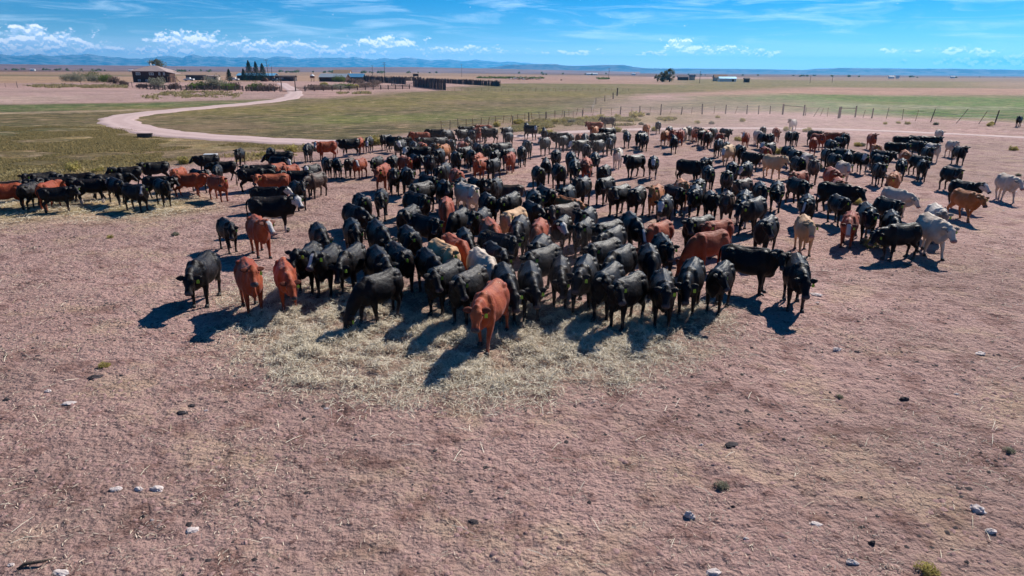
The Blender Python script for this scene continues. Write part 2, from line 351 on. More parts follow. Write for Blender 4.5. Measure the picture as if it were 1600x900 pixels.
# ------------------------------------------------------------------ mountains and mesa
mm, n, p = mat('rocky slope'); P_ = n.pos()
hx, hy, hzz = n.xyz(P_)
c = n.mix(n.mr(n.noise(P_, .004, 7, .65), .4, .62), (.04, .065, .06), (.30, .32, .30))
c = n.mix(n.m('MULTIPLY', n.mr(hzz, 200, 420), n.mr(n.noise(P_, .006, 6, .7), .42, .6)), c, (.55, .53, .50))
n.set(p.inputs['Base Color'], c); p.inputs['Roughness'].default_value = 1
def range_(name, prof, r0, r1, shape, m, seed, rough=.35, nr=22, kind='structure'):
    A = [(azel(px, py)) for px, py in prof]; az_ = [q[0] for q in A]; top = [max(.0006, q[1]) * 1.0 for q in A]
    na = int((az_[-1] - az_[0]) / .0009); aa = np.linspace(az_[0], az_[-1], na); hh = np.interp(aa, az_, top); hh = hh + (vnoise(aa * 1000, aa * 0, .11, seed, 3, .6) - .5) * (.0022 if name == 'mountains' else .0003)
    V = np.zeros((nr, na, 3)); rr = np.linspace(r0, r1, nr)
    for j, r in enumerate(rr):
        u = j / (nr - 1); X = np.sin(aa) * r; Y = np.cos(aa) * r
        s = shape(u); no = 1 - np.abs(vnoise(X, Y, .0010, seed, 5, .55) * 2 - 1)
        V[j, :, 0] = X; V[j, :, 1] = Y; V[j, :, 2] = np.maximum(-3, (np.tan(hh) * r * (s * (1 - rough * (1 - no) * (1.2 - s) * 1.8)) + H * s) - 3 * (1 - s))
    idx = np.arange(nr * na).reshape(nr, na); Q = np.stack([idx[:-1, :-1], idx[:-1, 1:], idx[1:, 1:], idx[1:, :-1]], -1).reshape(-1, 4)
    return link(name, mesh_np(name, V.reshape(-1, 3), Q, False), m, kind=kind)
L = [(-420, 90), (-200, 84), (-90, 88), (0, 85), (30, 86), (60, 84), (80, 87), (100, 86), (140, 83.5), (160, 88), (220, 92), (250, 88), (262, 87), (285, 90), (300, 85), (322, 88), (345, 87),
     (360, 90), (385, 88.5), (400, 89), (415, 91.5), (430, 88), (450, 89), (468, 92), (490, 90), (512, 89), (540, 91), (552, 88.5), (580, 92.5), (600, 90.5), (618, 91), (640, 88),
     (655, 91), (676, 94), (700, 92), (720, 94), (745, 93.5), (775, 96.5), (800, 96), (830, 99), (870, 103), (900, 107)]
range_('mountains', L, 18500, 22500, lambda u: math.sin(min(1, u * 1.25) * math.pi / 2) ** 1.4 if u < .8 else 1 - (u - .8) * 2, mm, 3, .30)
Rr = [(640, 109.5), (745, 107), (775, 104), (790, 101), (802, 100.3), (870, 100.2), (878, 102), (900, 103), (950, 101.3), (975, 101.5), (990, 104.5), (1010, 106.5), (1060, 107), (1200, 108.2), (1255, 109.5),
      (1275, 107.5), (1300, 107), (1312, 106), (1400, 106.6), (1480, 107.3), (1600, 109), (1700, 109), (1850, 110.5), (2100, 112)]
mesam, n, p = mat('mesa slope'); P_ = n.pos()
c = n.mix(n.mr(n.noise(P_, .006, 7, .65), .42, .6), (.022, .032, .05), (.12, .10, .11)); n.set(p.inputs['Base Color'], c); p.inputs['Roughness'].default_value = 1
range_('mesa', Rr, 8800, 10800, lambda u: (u / .45) * .45 if u < .45 else (.45 + (u - .45) * 5.5 if u < .55 else 1.0), mesam, 7, .5, 26)
Ff = [(-500, 98), (0, 100), (120, 101.5), (260, 103.3), (400, 104.5), (500, 105.0), (560, 104.8), (640, 104.5), (740, 106.5), (850, 109), (1000, 113)]
plm, n, p = mat('sage plain'); P_ = n.pos(); c = n.mix(n.mr(n.noise(P_, .004, 7, .65), .4, .62), (.10, .055, .06), (.19, .11, .10)); n.set(p.inputs['Base Color'], c); p.inputs['Roughness'].default_value = 1
range_('foothills', Ff, 2300, 4300, lambda u: min(1, u * 1.1), plm, 9, .06, 14)

# ------------------------------------------------------------------ materials
wood = simple('weathered wood', (.16, .12, .10), .9, .35, 3, .02)
darkwood = simple('dark stained boards', (.10, .075, .07), .9, .4, 2.5, .03)
brownlog = simple('brown log wall', (.085, .040, .030), .85, .3, 2, .04)
palewood = simple('pale wood trim', (.45, .28, .16), .85, .25, 3)
shingle = simple('grey brown shingles', (.36, .27, .25), .9, .2, 3, .03)
tin = simple('galvanised sheet roof', (.42, .46, .48), .5, .12, 1.5, .01, metal=.2)
bluetin = simple('blue painted sheet roof', (.16, .42, .62), .4, .12, 1.5, metal=.2)
whitep = simple('white paint', (.78, .78, .76), .35, .06, 2, spec=.5)
cream = simple('cream plaster wall', (.55, .45, .36), .9, .15, 2)
blackp = simple('dark vehicle paint', (.02, .025, .025), .3, .3, 3, spec=.5)
glass = simple('window glass', (.16, .20, .26), .12, .2, 1, spec=.8)
rubber = simple('tyre rubber', (.02, .02, .02), .9, .2, 5)
rust = simple('rusted metal', (.20, .09, .05), .8, .35, 4)
wire = simple('fence wire', (.30, .28, .27), .6, .1, 5, metal=.5)
tagm = simple('green plastic ear tag', (.26, .44, .04), .4, .08, 20)
eyem = simple('wet dark eye', (.008, .006, .006), .08, .1, 10, spec=.8)
hoofm = simple('horn of the hoof', (.045, .038, .035), .6, .3, 20)
greyst = simple('grey pale stone', (.62, .52, .48), .9, .2, 14, .01)
darkst = simple('dark dry dung', (.06, .048, .05), .95, .3, 14, .02)
strawm, n, p = mat('dry hay stalks'); r_ = n.attr('tone')
n.set(p.inputs['Base Color'], n.mix(r_, (.36, .28, .17), (.84, .75, .58))); p.inputs['Roughness'].default_value = .75
littm, n, p = mat('dead grass litter'); n.set(p.inputs['Base Color'], n.mix(n.attr('tone'), (.14, .09, .07), (.72, .58, .44))); p.inputs['Roughness'].default_value = .85
def leafm(name, a, b):
    m, n, p = mat(name); n.set(p.inputs['Base Color'], n.mix(n.attr('tone'), a, b)); p.inputs['Roughness'].default_value = .75
    p.inputs['Specular IOR Level'].default_value = .2; t_ = m.node_tree.nodes.new('ShaderNodeBsdfTranslucent'); n.set(t_.inputs[0], n.mix(n.attr('tone'), a, b)); x_ = m.node_tree.nodes.new('ShaderNodeMixShader'); x_.inputs[0].default_value = .45
    m.node_tree.links.new(p.outputs[0], x_.inputs[1]); m.node_tree.links.new(t_.outputs[0], x_.inputs[2]); m.node_tree.links.new(x_.outputs[0], m.node_tree.nodes['Material Output'].inputs[0]); return m
sage = leafm('grey green sagebrush', (.16, .16, .11), (.36, .34, .25))
rabbit = leafm('yellow rabbitbrush', (.26, .22, .07), (.55, .46, .16))
greenl = leafm('green willow leaf', (.05, .085, .02), (.17, .21, .055))
brush = leafm('brown bare brush', (.10, .065, .055), (.24, .17, .14))
conif = leafm('dark blue spruce needle', (.012, .028, .020), (.045, .075, .050))
cotton = leafm('cottonwood leaf', (.07, .085, .04), (.22, .20, .10))
bark = simple('grey bark', (.12, .09, .07), .95, .3, 5, .03)

# ------------------------------------------------------------------ hay and litter: stalks by the hundred thousand
def stalks(name, X, Y, Z, ln, wd, m, lift=.02, tilt=.35, kind='stuff', label=None):
    k = len(X); th = rng.random(k) * 2 * math.pi; L_ = ln * (.5 + rng.random(k)); t = rng.normal(0, tilt, k)
    dx = np.cos(th) * np.cos(t) * L_ / 2; dy = np.sin(th) * np.cos(t) * L_ / 2; dz = np.sin(t) * L_ / 2
    sx = -np.sin(th) * wd / 2; sy = np.cos(th) * wd / 2; Zc = Z + np.abs(dz) + lift * rng.random(k); bow = L_ * .12 * rng.random(k)
    V = np.stack([np.stack([X - dx - sx, Y - dy - sy, Zc - dz], 1), np.stack([X - dx + sx, Y - dy + sy, Zc - dz + wd * .4], 1),
                  np.stack([X - sx, Y - sy, Zc + bow], 1), np.stack([X + sx, Y + sy, Zc + bow + wd * .4], 1),
                  np.stack([X + dx - sx * .5, Y + dy - sy * .5, Zc + dz], 1), np.stack([X + dx + sx * .5, Y + dy + sy * .5, Zc + dz + wd * .3], 1)], 1).reshape(-1, 3)
    b = np.arange(k)[:, None] * 6; Q = np.concatenate([b + np.array([[0, 2, 3, 1]]), b + np.array([[2, 4, 5, 3]])], 0)
    me = mesh_np(name, V, Q); a = me.attributes.new('tone', 'FLOAT', 'POINT'); a.data.foreach_set('value', np.repeat(rng.random(k), 6).astype(np.float32))
    return link(name, me, m, kind=kind, label=label)
def scatter(k, x0, x1, y0, y1, f):
    X = x0 + rng.random(k) * (x1 - x0); Y = y0 + rng.random(k) * (y1 - y0); w_ = f(X, Y); s = rng.random(k) < w_; return X[s], Y[s]
hx0, hx1 = min(q[0] for q in HAY) - 1.5, max(q[0] for q in HAY) + 1.5; hy0, hy1 = min(q[1] for q in HAY) - 1.5, max(q[1] for q in HAY) + 1.5
def hayf(X, Y):
    z = zone(X, Y, HAY, 2.6, 1.4); cl_ = vnoise(X, Y, 1.1, 8, 3); cl2 = vnoise(X, Y, 2.6, 12, 3)
    return np.clip(z ** 1.3 * (.05 + 1.9 * np.clip(cl_ - .36, 0, 1) + 2.0 * np.clip(cl2 - .45, 0, 1)), 0, 1)
X, Y = scatter(520000, hx0, hx1, hy0, hy1, hayf)
mound = .02 + .12 * np.clip(vnoise(X, Y, 1.1, 8, 3) - .38, 0, 1) + .34 * np.clip(vnoise(X, Y, 2.6, 12, 3) - .42, 0, 1)
stalks('loose_hay', X, Y, surf(X, Y) + zone(X, Y, HAY, 1.1, .9) * mound, .16, .0070, strawm, .04, .32, label='pale loose hay spread on the ground in front of the herd')
PH = W([(0, 300), (180, 300), (290, 310), (350, 328), (250, 338), (120, 345), (0, 352), (-150, 360), (-150, 300)])
X, Y = scatter(80000, -36, -14, 24, 44, lambda X, Y: zone(X, Y, PH, 2.5, 1.5) * np.clip(vnoise(X, Y, .9, 18, 3) * 2.4 - .75, 0, 1))
stalks('scattered_hay', X, Y, surf(X, Y) + .005, .20, .011, strawm, .03, .2, label='thin scattered hay under the left bunch of cattle')
def litf(X, Y):
    near = np.clip(1.25 - np.hypot(X, Y) / 34, .12, 1); cl_ = vnoise(X, Y, .55, 21, 4, .6); f2 = vnoise(X, Y, 3.5, 24, 2)
    edge = zone(X, Y, HAY, 3.2, 1.0) * .5
    return np.clip(near * (np.clip(cl_ * 3.2 - 1.25 + np.clip((-X - 1) / 14, 0, .5), .06, 1) * np.clip(f2 * 2 - .5, .1, 1)) + edge, 0, 1)
X, Y = scatter(330000, -22, 22, 6.2, 30, litf); kp = np.abs(X) < Y * .82 + 2; X, Y = X[kp], Y[kp]
stalks('grass_litter', X, Y, surf(X, Y),   .070, .009, littm, .008, .25, label='dead grass bits strewn over the trampled dirt')
X, Y = scatter(9000, -20, 20, 7, 30, lambda X, Y: .10 + zone(X, Y, HAY, 7., 1.) * .9)
stalks('stray_stalks', X, Y, surf(X, Y) + .01, .26, .008, strawm, .01, .12, label='single pale stalks strewn round the hay')

# ------------------------------------------------------------------ leafy things
def leaves(name, centers, radii, counts, size, m, parent=None, up=.0, **kw):
    Vs = []; T = []
    for (cx, cy, cz), (rx, ry, rz), k in zip(centers, radii, counts):
        d = rng.normal(size=(k, 3)); d /= np.linalg.norm(d, axis=1)[:, None]; r = rng.random(k) ** .45
        C = np.array([cx, cy, cz]) + d * r[:, None] * np.array([rx, ry, rz])
        a = rng.normal(size=(k, 3)); a[:, 2] += up; a /= np.linalg.norm(a, axis=1)[:, None]
        b = np.cross(a, rng.normal(size=(k, 3))); b /= np.linalg.norm(b, axis=1)[:, None]
        s = size * (.5 + rng.random(k))[:, None]
        Vs.append(np.stack([C - a * s, C + b * s * .5, C + a * s, C - b * s * .5], 1).reshape(-1, 3)); T.append(np.repeat(np.clip(rng.random() * .4 + rng.random(k) * .6, 0, 1), 4))
    V = np.concatenate(Vs); V[:, 2] = np.maximum(V[:, 2], .01); me = mesh_np(name, V, np.arange(len(V)).reshape(-1, 4))
    a = me.attributes.new('tone', 'FLOAT', 'POINT'); a.data.foreach_set('value', np.concatenate(T).astype(np.float32))
    return link(name, me, m, parent, **kw)
def bush_mesh(r, h, lobes, k, size, m, name='foliage'):
    C = []; R_ = []; K = []
    for i in range(lobes):
        a = random.random() * 6.28; q = random.random() ** .6 * r * .75; hh = h * (.45 + .4 * random.random())
        C.append((math.cos(a) * q, math.sin(a) * q, hh * .55)); R_.append((r * .42, r * .42, hh * .55)); K.append(k)
    return leaves(name, C, R_, K, size, m)
def stems(name, r, h, k, m):
    b = MB()
    for i in range(k):
        a = random.random() * 6.28; q = random.random() * r * .6; b.beam((math.cos(a) * q * .15, math.sin(a) * q * .15, 0), (math.cos(a) * q, math.sin(a) * q, h * .7), .02 * max(r, .3), 4, .008)
    return b.obj(name, m)
def shrub(r, h, m, label, cat, group, lobes=9, k=60, size=.08, nm='shrub'):
    e = empty(nm, (0, 0, 0), label=label, cat=cat, group=group)
    f = bush_mesh(r, h, lobes, k, size, m); f.parent = e; s_ = stems('stems', r, h, 6, bark); s_.parent = e; return e
def place(o, p, rz=0, s=1., label=None):
    o.location = (p.x, p.y, ground_z(p.x, p.y) - .02); o.rotation_euler.z = rz; o.scale = (s, s, s)
    if label: o['label'] = label
    return o
def tree(nm, p, h, r, m, label, group=None, trunk=.3, lobes=26, k=170, size=.28, clear=.22, cat='tree'):
    e = empty(nm, (p.x, p.y, 0), label=label, cat=cat, group=group); b = MB(); C = []; R_ = []; K = []
    b.tube([(0, 0, -.2), (.1, 0, h * .25), (-.1, .1, h * .55), (0, 0, h * .8)], [(trunk, trunk), (trunk * .75, trunk * .75), (trunk * .5, trunk * .5), (trunk * .15, trunk * .15)], seg=8)
    for i in range(lobes):
        a = random.random() * 6.28; zz = clear + (1 - clear) * random.random(); q = r * math.sin(math.pi * min(1, .15 + .8 * (zz - clear) / (1 - clear))) * (.35 + .6 * random.random())
        c_ = Vector((math.cos(a) * q, math.sin(a) * q, h * zz * .93)); C.append(c_); rr = r * (.22 + .16 * random.random()); R_.append((rr, rr, rr * .8)); K.append(k)
        b.beam((0, 0, h * zz * .55), c_, trunk * .28, 5, trunk * .06)
    t = b.obj('trunk', bark, e); leaves('crown', C, R_, K, size, m, e); return e
def conifer(p, h, r, label, group):
    e = empty('spruce_tree', (p.x, p.y, 0), label=label, cat='tree', group=group); MB().beam((0, 0, -.1), (0, 0, h * .97), .22, 8, .03).obj('trunk', bark, e)
    C = []; R_ = []; K = []
    for i in range(int(h * 9)):
        z = .06 + .92 * (i / (h * 9)); rr = r * (1 - z) ** .8 * (.75 + .4 * random.random()); a = i * 2.4
        C.append((math.cos(a) * rr * .6, math.sin(a) * rr * .6, h * z)); R_.append((rr * .42 + .08, rr * .42 + .08, .28)); K.append(46)
    leaves('crown', C, R_, K, .16, conif, e, up=-.6); return e

# ------------------------------------------------------------------ the ranch
def gable(b, cx, cy, wx, wy, z0, z1, rz=0, over=.4, axis='x'):
    co, si = math.cos(rz), math.sin(rz); v = []
    hx_, hy_ = wx / 2 + over, wy / 2 + over
    pr = [(-hx_, -hy_, z0), (hx_, -hy_, z0), (hx_, hy_, z0), (-hx_, hy_, z0)] + ([(-hx_, 0, z1), (hx_, 0, z1)] if axis == 'x' else [(0, -hy_, z1), (0, hy_, z1)])
    t = .15; pr = pr + [(q[0], q[1], q[2] + t) for q in pr]; v = [(cx + q[0] * co - q[1] * si, cy + q[0] * si + q[1] * co, q[2]) for q in pr]
    if axis == 'x': f = [(0, 1, 5, 4), (3, 4, 5, 2), (6, 10, 11, 7), (9, 8, 11, 10), (0, 6, 7, 1), (3, 2, 8, 9), (0, 4, 10, 6), (4, 3, 9, 10), (1, 7, 11, 5), (5, 11, 8, 2)]
    else: f = [(0, 4, 5, 3), (1, 2, 5, 4), (6, 9, 11, 10), (7, 10, 11, 8), (0, 6, 10, 4), (4, 10, 7, 1), (3, 5, 11, 9), (5, 2, 8, 11), (0, 3, 9, 6), (1, 7, 8, 2)]
    return b.add(v, f)
def win(par, x, y, z, w_, h_, nm='window', mull=1):
    f = MB(); t = .08
    f.box((x, y - .05, z + h_ / 2), (w_ + t, .10, t)).box((x, y - .05, z - h_ / 2), (w_ + t, .10, t)).box((x - w_ / 2, y - .05, z), (t, .10, h_ - t)).box((x + w_ / 2, y - .05, z), (t, .10, h_ - t))
    for q in range(mull): f.box((x - w_ / 2 + w_ * (q + 1) / (mull + 1), y - .045, z), (.05, .07, h_ - t))
    fr = f.obj(nm, whitep, par); MB().box((x, y - .012, z), (w_ - t, .03, h_ - t)).obj('pane', glass, fr)
def house():
    Y = 350.; p = atd(240, Y); e = empty('farm_house', (p.x, Y, 0), rad(3), label='dark brown two storey house with a grey hip roof', cat='house')
    W_, D_, h = 15.6, 11., 5.2
    MB().box((0, 0, h / 2), (W_, D_, h)).obj('wall', brownlog, e)
    r = MB(); o = .8; a, b_, z0, z1 = W_ / 2 + o, D_ / 2 + o, h, h + 2.6
    r.add([(-a, -b_, z0), (a, -b_, z0), (a, b_, z0), (-a, b_, z0), (-1.6, 0, z1), (1.6, 0, z1), (-a, -b_, z0 - .2), (a, -b_, z0 - .2), (a, b_, z0 - .2), (-a, b_, z0 - .2)],
          [(0, 1, 5, 4), (1, 2, 5), (2, 3, 4, 5), (3, 0, 4), (6, 7, 1, 0), (7, 8, 2, 1), (8, 9, 3, 2), (9, 6, 0, 3), (6, 9, 8, 7)])
    ro = r.obj('roof', shingle, e); MB().box((-1.2, .5, h + 2.9), (.5, .5, 1.6)).obj('chimney', whitep, ro)
    for x in (-5, 1.2): win(e, x, -D_ / 2, 4.0, 2.0, 1.2)
    for x in (5.0, 7.2): win(e, x, -D_ / 2, 4.0, .7, 1.2, mull=0)
    for x in (-4.9, -1.3): win(e, x, -D_ / 2, .9, 1.1, .8, mull=0)
    po = MB()
    for x in (W_ / 2 + .5, W_ / 2 + 3.2):
        po.box((x, -D_ / 2 + .6, 1.25), (.25, .25, 2.5)).box((x, -D_ / 2 + 4.6, 1.25), (.25, .25, 2.5))
    po.box((W_ / 2 + 1.85, -D_ / 2 + 2.6, 2.62), (3.3, 4.6, .2)).box((W_ / 2 + 1.85, -D_ / 2 + .5, 3.6), (3.3, .1, .12)).obj('porch', palewood, e)
    st = MB()
    for i in range(9): st.box((W_ / 2 + 3.9 + i * .28, -D_ / 2 + 1.2, 2.5 - i * .28), (.36, 1.2, .08))
    st.beam((W_ / 2 + 3.6, -D_ / 2 + .55, 2.6), (W_ / 2 + 6.3, -D_ / 2 + .55, .1), .09).obj('stair', darkwood, e)
    pr = MB(); pr.add([(W_ / 2 - .3, -D_ / 2 - 1.2, h - .1), (W_ / 2 + 5, -D_ / 2 - .6, h - 1.2), (W_ / 2 + 5, -D_ / 2 + 5.6, h - 1.2), (W_ / 2 - .3, -D_ / 2 + 6, h - .1),
                        (W_ / 2 - .3, -D_ / 2 - 1.2, h + .1), (W_ / 2 + 5, -D_ / 2 - .6, h - 1.), (W_ / 2 + 5, -D_ / 2 + 5.6, h - 1.), (W_ / 2 - .3, -D_ / 2 + 6, h + .1)],
                       [(0, 3, 2, 1), (4, 5, 6, 7), (0, 1, 5, 4), (1, 2, 6, 5), (2, 3, 7, 6), (3, 0, 4, 7)])
    pr.obj('porch_roof', shingle, e)
house()
def shed(nm, px, Y, wx, wy, h, rh, wallm, roofm, label, rz=0, axis='x', door=True, cat='shed', wins=(), group=None):
    p = atd(px, Y); e = empty(nm, (p.x, Y, 0), rz, label=label, cat=cat, group=group)
    b = MB().box((0, 0, h / 2), (wx, wy, h))
    if axis == 'x': b.add([(-wx / 2, -wy / 2, h), (-wx / 2, wy / 2, h), (-wx / 2, 0, h + rh), (wx / 2, -wy / 2, h), (wx / 2, wy / 2, h), (wx / 2, 0, h + rh)], [(0, 1, 2), (3, 5, 4), (0, 2, 5, 3), (1, 4, 5, 2)])
    else: b.add([(-wx / 2, -wy / 2, h), (wx / 2, -wy / 2, h), (0, -wy / 2, h + rh), (-wx / 2, wy / 2, h), (wx / 2, wy / 2, h), (0, wy / 2, h + rh)], [(0, 1, 2), (3, 5, 4), (0, 2, 5, 3), (1, 4, 5, 2)])
    b.obj('wall', wallm, e); gable(MB(), 0, 0, wx, wy, h - .02, h + rh * (1 + .8 / (wy if axis == 'x' else wx)) , 0, .4, axis).obj('roof', roofm, e)
    if door: MB().box((wx * .3, -wy / 2 - .03, h * .42), (min(1.6, wx * .25), .08, h * .8)).obj('door', darkwood, e)
    for wx_ in wins: win(e, wx_, -wy / 2, h * .6, 1.0, .8, mull=0)
    return e
shed('log_shed', 522, 410, 15.5, 7, 2.4, 1.7, brownlog, tin, 'long low log shed with a pale metal roof', rad(-7))
shed('blue_roof_shed', 556, 430, 9.5, 6, 2.4, 1.7, darkwood, bluetin, 'small shed with a blue metal roof beside the log shed', rad(-4))
shed('trailer_home', 305, 425, 10.5, 3.5, 2.7, .15, darkwood, darkwood, 'flat dark brown box trailer behind the white pickup', door=False)
shed('cream_shed', 330, 430, 8.5, 4, 2.4, .3, cream, shingle, 'pale open sided outbuilding between truck and spruces', wins=(-1.5, 1.3))
shed('dark_barn', 402, 430, 22, 8, 2.8, 1.2, darkwood, bluetin, 'dark low barn with blue roof hidden behind the spruces')
shed('open_shed', 446, 420, 11, 6, 2.6, .4, darkwood, darkwood, 'dark open fronted shed right of the utility poles', wins=(-2.5, -1.2))
shed('far_barn', 535, 700, 16, 10, 3, 3.2, cream, palewood, 'pale barn far out on the plain beyond the sheds', cat='barn')
shed('long_barn', 1137, 560, 13, 6, 2.2, 1.2, whitep, bluetin, 'white barn with a long blue roof at the right farm', cat='barn')
shed('brown_roof_barn', 1126, 585, 10, 7, 2.8, 2.0, cream, rust, 'brown roofed barn just behind the white one', cat='barn')
shed('small_outbuilding', 1168, 520, 3.5, 3, 2.4, .6, darkwood, darkwood, 'small dark outbuilding right of the white barn')
for i, (px, Y, wx, lb) in enumerate([(925, 1700, 26, 'white long shed far off below the mesa'), (52, 1500, 9, 'tiny white building on the far left plain'), (205, 1500, 9, 'tiny white building far behind the house'),
                                 (1394, 1150, 8, 'far white farm building on the right plain'), (1404, 1160, 5, 'smaller white shed beside the far right farm'), (990, 1650, 9, 'far white shed below the mesa edge'),
                                 (1068, 640, 9, 'dark low building behind the cottonwoods'), (1082, 650, 5, 'pale small shed next to the cottonwoods'), (1490, 1400, 8, 'distant white shed near the right edge')]):
    shed('distant_building', px, Y, wx, wx * .45, 2.6, 1.4, whitep if 'white' in lb else darkwood if 'dark' in lb else cream, whitep if 'white' in lb else shingle, lb, door=False, cat='building')
def bin_():
    p = atd(487.5, 400); e = empty('metal_bin', (p.x, 400, 0), label='small raised metal bin on legs beyond the road', cat='bin')
    MB().beam((0, 0, 2.0), (0, 0, 3.2), 1.3, 16).obj('tank', rust, e); MB().beam((0, 0, 3.2), (0, 0, 4.1), 1.38, 16, .2).obj('lid', whitep, e)
    for a in range(4): MB().beam((math.cos(a * 1.57 + .8), math.sin(a * 1.57 + .8), 0), (math.cos(a * 1.57 + .8), math.sin(a * 1.57 + .8), 2.1), .08).obj('leg', darkwood, e)
bin_()
def truck(px, py, rz, paint, label, cat='pickup truck', L_=5.6):
    p = at(px, py); e = empty('pickup_truck', (p.x, p.y, .0), rz, label=label, cat=cat)
    def prof(pts, w_, z=0):
        b = MB(); k = len(pts); v = [(x_, -w_ / 2, z_) for x_, z_ in pts] + [(x_, w_ / 2, z_) for x_, z_ in pts]
        return b.add(v, [tuple(range(k))[::-1], tuple(range(k, 2 * k))] + [(i, (i + 1) % k, k + (i + 1) % k, k + i) for i in range(k)])
    prof([(-2.8, .5), (-2.75, 1.02), (-2.5, 1.12), (-1.35, 1.18), (-.35, 1.2), (.9, 1.2), (2.75, 1.18), (2.8, .55), (1.95, .5), (1.75, .75), (1.35, .75), (1.15, .48), (-1.25, .48), (-1.45, .75), (-1.85, .75), (-2.05, .5)], 1.9).obj('body', paint, e)
    prof([(-1.3, 1.19), (-.75, 1.80), (.75, 1.82), (.95, 1.19)], 1.65).obj('cab', paint, e)
    for s in (-1, 1):
        MB().add([(-1.12, s * .85, 1.25), (-.70, s * .85, 1.72), (-.02, s * .85, 1.74), (-.02, s * .85, 1.25), (-1.12, s * .83, 1.25), (-.70, s * .83, 1.72), (-.02, s * .83, 1.74), (-.02, s * .83, 1.25)],
                 [(0, 1, 2, 3), (7, 6, 5, 4), (0, 4, 5, 1), (1, 5, 6, 2), (2, 6, 7, 3), (3, 7, 4, 0)]).obj('window', glass, e)
        MB().box((.43, s * .84, 1.5), (.72, .03, .44)).obj('window', glass, e)
        MB().box((-2.78, s * .7, .88), (.06, .34, .2)).obj('headlight', glass, e)
        for x_ in (-1.65, 1.55):
            wv = MB().beam((x_, s * .98, .38), (x_, s * .74, .38), .38, 18).obj('wheel', rubber, e); MB().beam((x_, s * .99, .38), (x_, s * .985, .38), .2, 12).obj('rim', tin, wv)
    return e
truck(295.5, 126.3, rad(2), whitep, 'white pickup parked right of the brown house')
truck(366, 126.2, rad(4), whitep, 'white pickup parked by the spruces with its nose to a dark cart')
truck(431.5, 127.8, rad(80), blackp, 'dark vehicle parked beside the ranch road')
def trailer(px, py, rz, label):
    p = at(px, py); e = empty('flatbed_trailer', (p.x, p.y, 0), rz, label=label, cat='trailer'); MB().box((0, 0, .7), (5, 2, .14)).obj('deck', wood, e)
    MB().beam((2.5, 0, .68), (4.2, 0, .4), .07).obj('drawbar', rust, e)
    for s in (-1, 1): MB().beam((0, s * 1.12, .35), (0, s * .95, .35), .35, 14).obj('wheel', rubber, e)
trailer(397, 126.5, rad(-15), 'low flat trailer parked in front of the spruces')
def stump():
    p = at(413.5, 127.3); e = empty('rock_sign', (p.x, p.y, 0), label='rounded brown boulder in front of the right spruce', cat='boulder')
    b = MB(); b.tube([(0, 0, -.1), (0, 0, .9), (0, 0, 1.7), (0, 0, 2.1)], [(2.2, 1.2), (2.1, 1.1), (1.5, .8), (.4, .3)], seg=14); b.obj('stone', rust, e, True)
stump()
for px, Y, h, r, lb in [(357, 395, 6.6, 2.7, 'smallest lone spruce left of the white pickup'), (380, 405, 6.8, 2.6, 'short spruce just left of the tall ones'), (389, 400, 11.4, 3.9, 'tallest spruce, left one of the three tall ones'),
                     (400, 402, 10.8, 3.6, 'middle spruce of the three tall ones'), (410, 398, 9.8, 3.7, 'right spruce of the three tall ones')]:
    conifer(atd(px, Y), h, r, lb, 'spruces by the ranch buildings')
# utility poles
def pole(px, ptop, pbase, label, arms=1, lean=0.):
    b_ = at(px, pbase); Y = b_.y; a_, e_ = azel(px, ptop); h = min(14., Y / math.cos(a_) * math.tan(e_) + H)
    e = empty('utility_pole', (b_.x, b_.y, 0), label=label, cat='utility pole', group='utility poles over the plain')
    MB().beam((0, 0, -.3), (lean, 0, h), .17, 8, .11).obj('pole', darkwood, e)
    for k in range(arms):
        MB().box((lean, 0, h - .5 - k * 1.2), (2.6, .14, .16)).obj('crossarm', darkwood, e)
    for s in (-1.1, 0, 1.1): MB().beam((lean + s, 0, h - .42), (lean + s, 0, h - .18), .07, 8).obj('insulator', greyst, e)
    if h > 8 and arms: MB().beam((.3, 0, h * .68), (.3, 0, h * .68 + .9), .25, 10).obj('transformer', tin, e)
pole(421, 92.5, 127, 'tall pole with crossarm right of the spruces', lean=-.9); pole(426, 103, 127, 'short bare pole beside the tall crossarm pole', 0)
pole(582.5, 102, 123, 'slim pole behind the corral, left one of two'); pole(601.5, 97, 125, 'tall double crossarm pole behind the corral', 2)
pole(721.5, 98.5, 120, 'lone pole out on the bare field behind the corral'); pole(951, 106.5, 124, 'far lone pole left of the cottonwoods'); pole(1093, 111, 130, 'thin pole right of the cottonwoods', 0)
pole(1265.5, 117.5, 130, 'thin pole on the right plain, left of two', 0); pole(1300, 118.5, 129, 'thin pole on the right plain, right of two', 0)
# board corral
def boards(nm, a, b, h, label, gap=.03, kinds=darkwood):
    A, B = at(*a), at(*b); d = B - A; L_ = d.length; e = empty(nm, A, math.atan2(d.y, d.x), label=label, cat='fence', group='board fences of the corral')
    np_ = max(2, int(L_ / 5)); m_ = MB(); k = int(L_ / .26)
    for i in range(k):
        hh = h * (.78 + .34 * random.random()); 
        if random.random() < .06: continue
        m_.box((i * .26 + .1, 0, hh / 2), (.22, .04, hh))
    m_.obj('boards', kinds, e)
    for i in range(np_ + 1):
        MB().beam((L_ * i / np_, -.12, -.2), (L_ * i / np_, -.12, h * 1.08), .11, 6).obj('post', darkwood, e)
    r_ = MB(); r_.box((L_ / 2, .05, h * .8), (L_, .05, .15)).box((L_ / 2, .05, h * .3), (L_, .05, .15)).obj('rail', darkwood, e); return e
boards('board_fence', (553, 126), (634, 131.5), 3.3, 'long dark board windbreak behind the round bushes')
boards('board_fence', (646.5, 135), (697, 141), 3.4, 'tall dark board panel nearest the pasture')
boards('board_fence', (612, 126), (658, 126.5), 2.6, 'low board fence under the loading chute')
boards('board_fence', (668, 128.5), (724, 131.5), 2.3, 'dark board fence right of the chute')
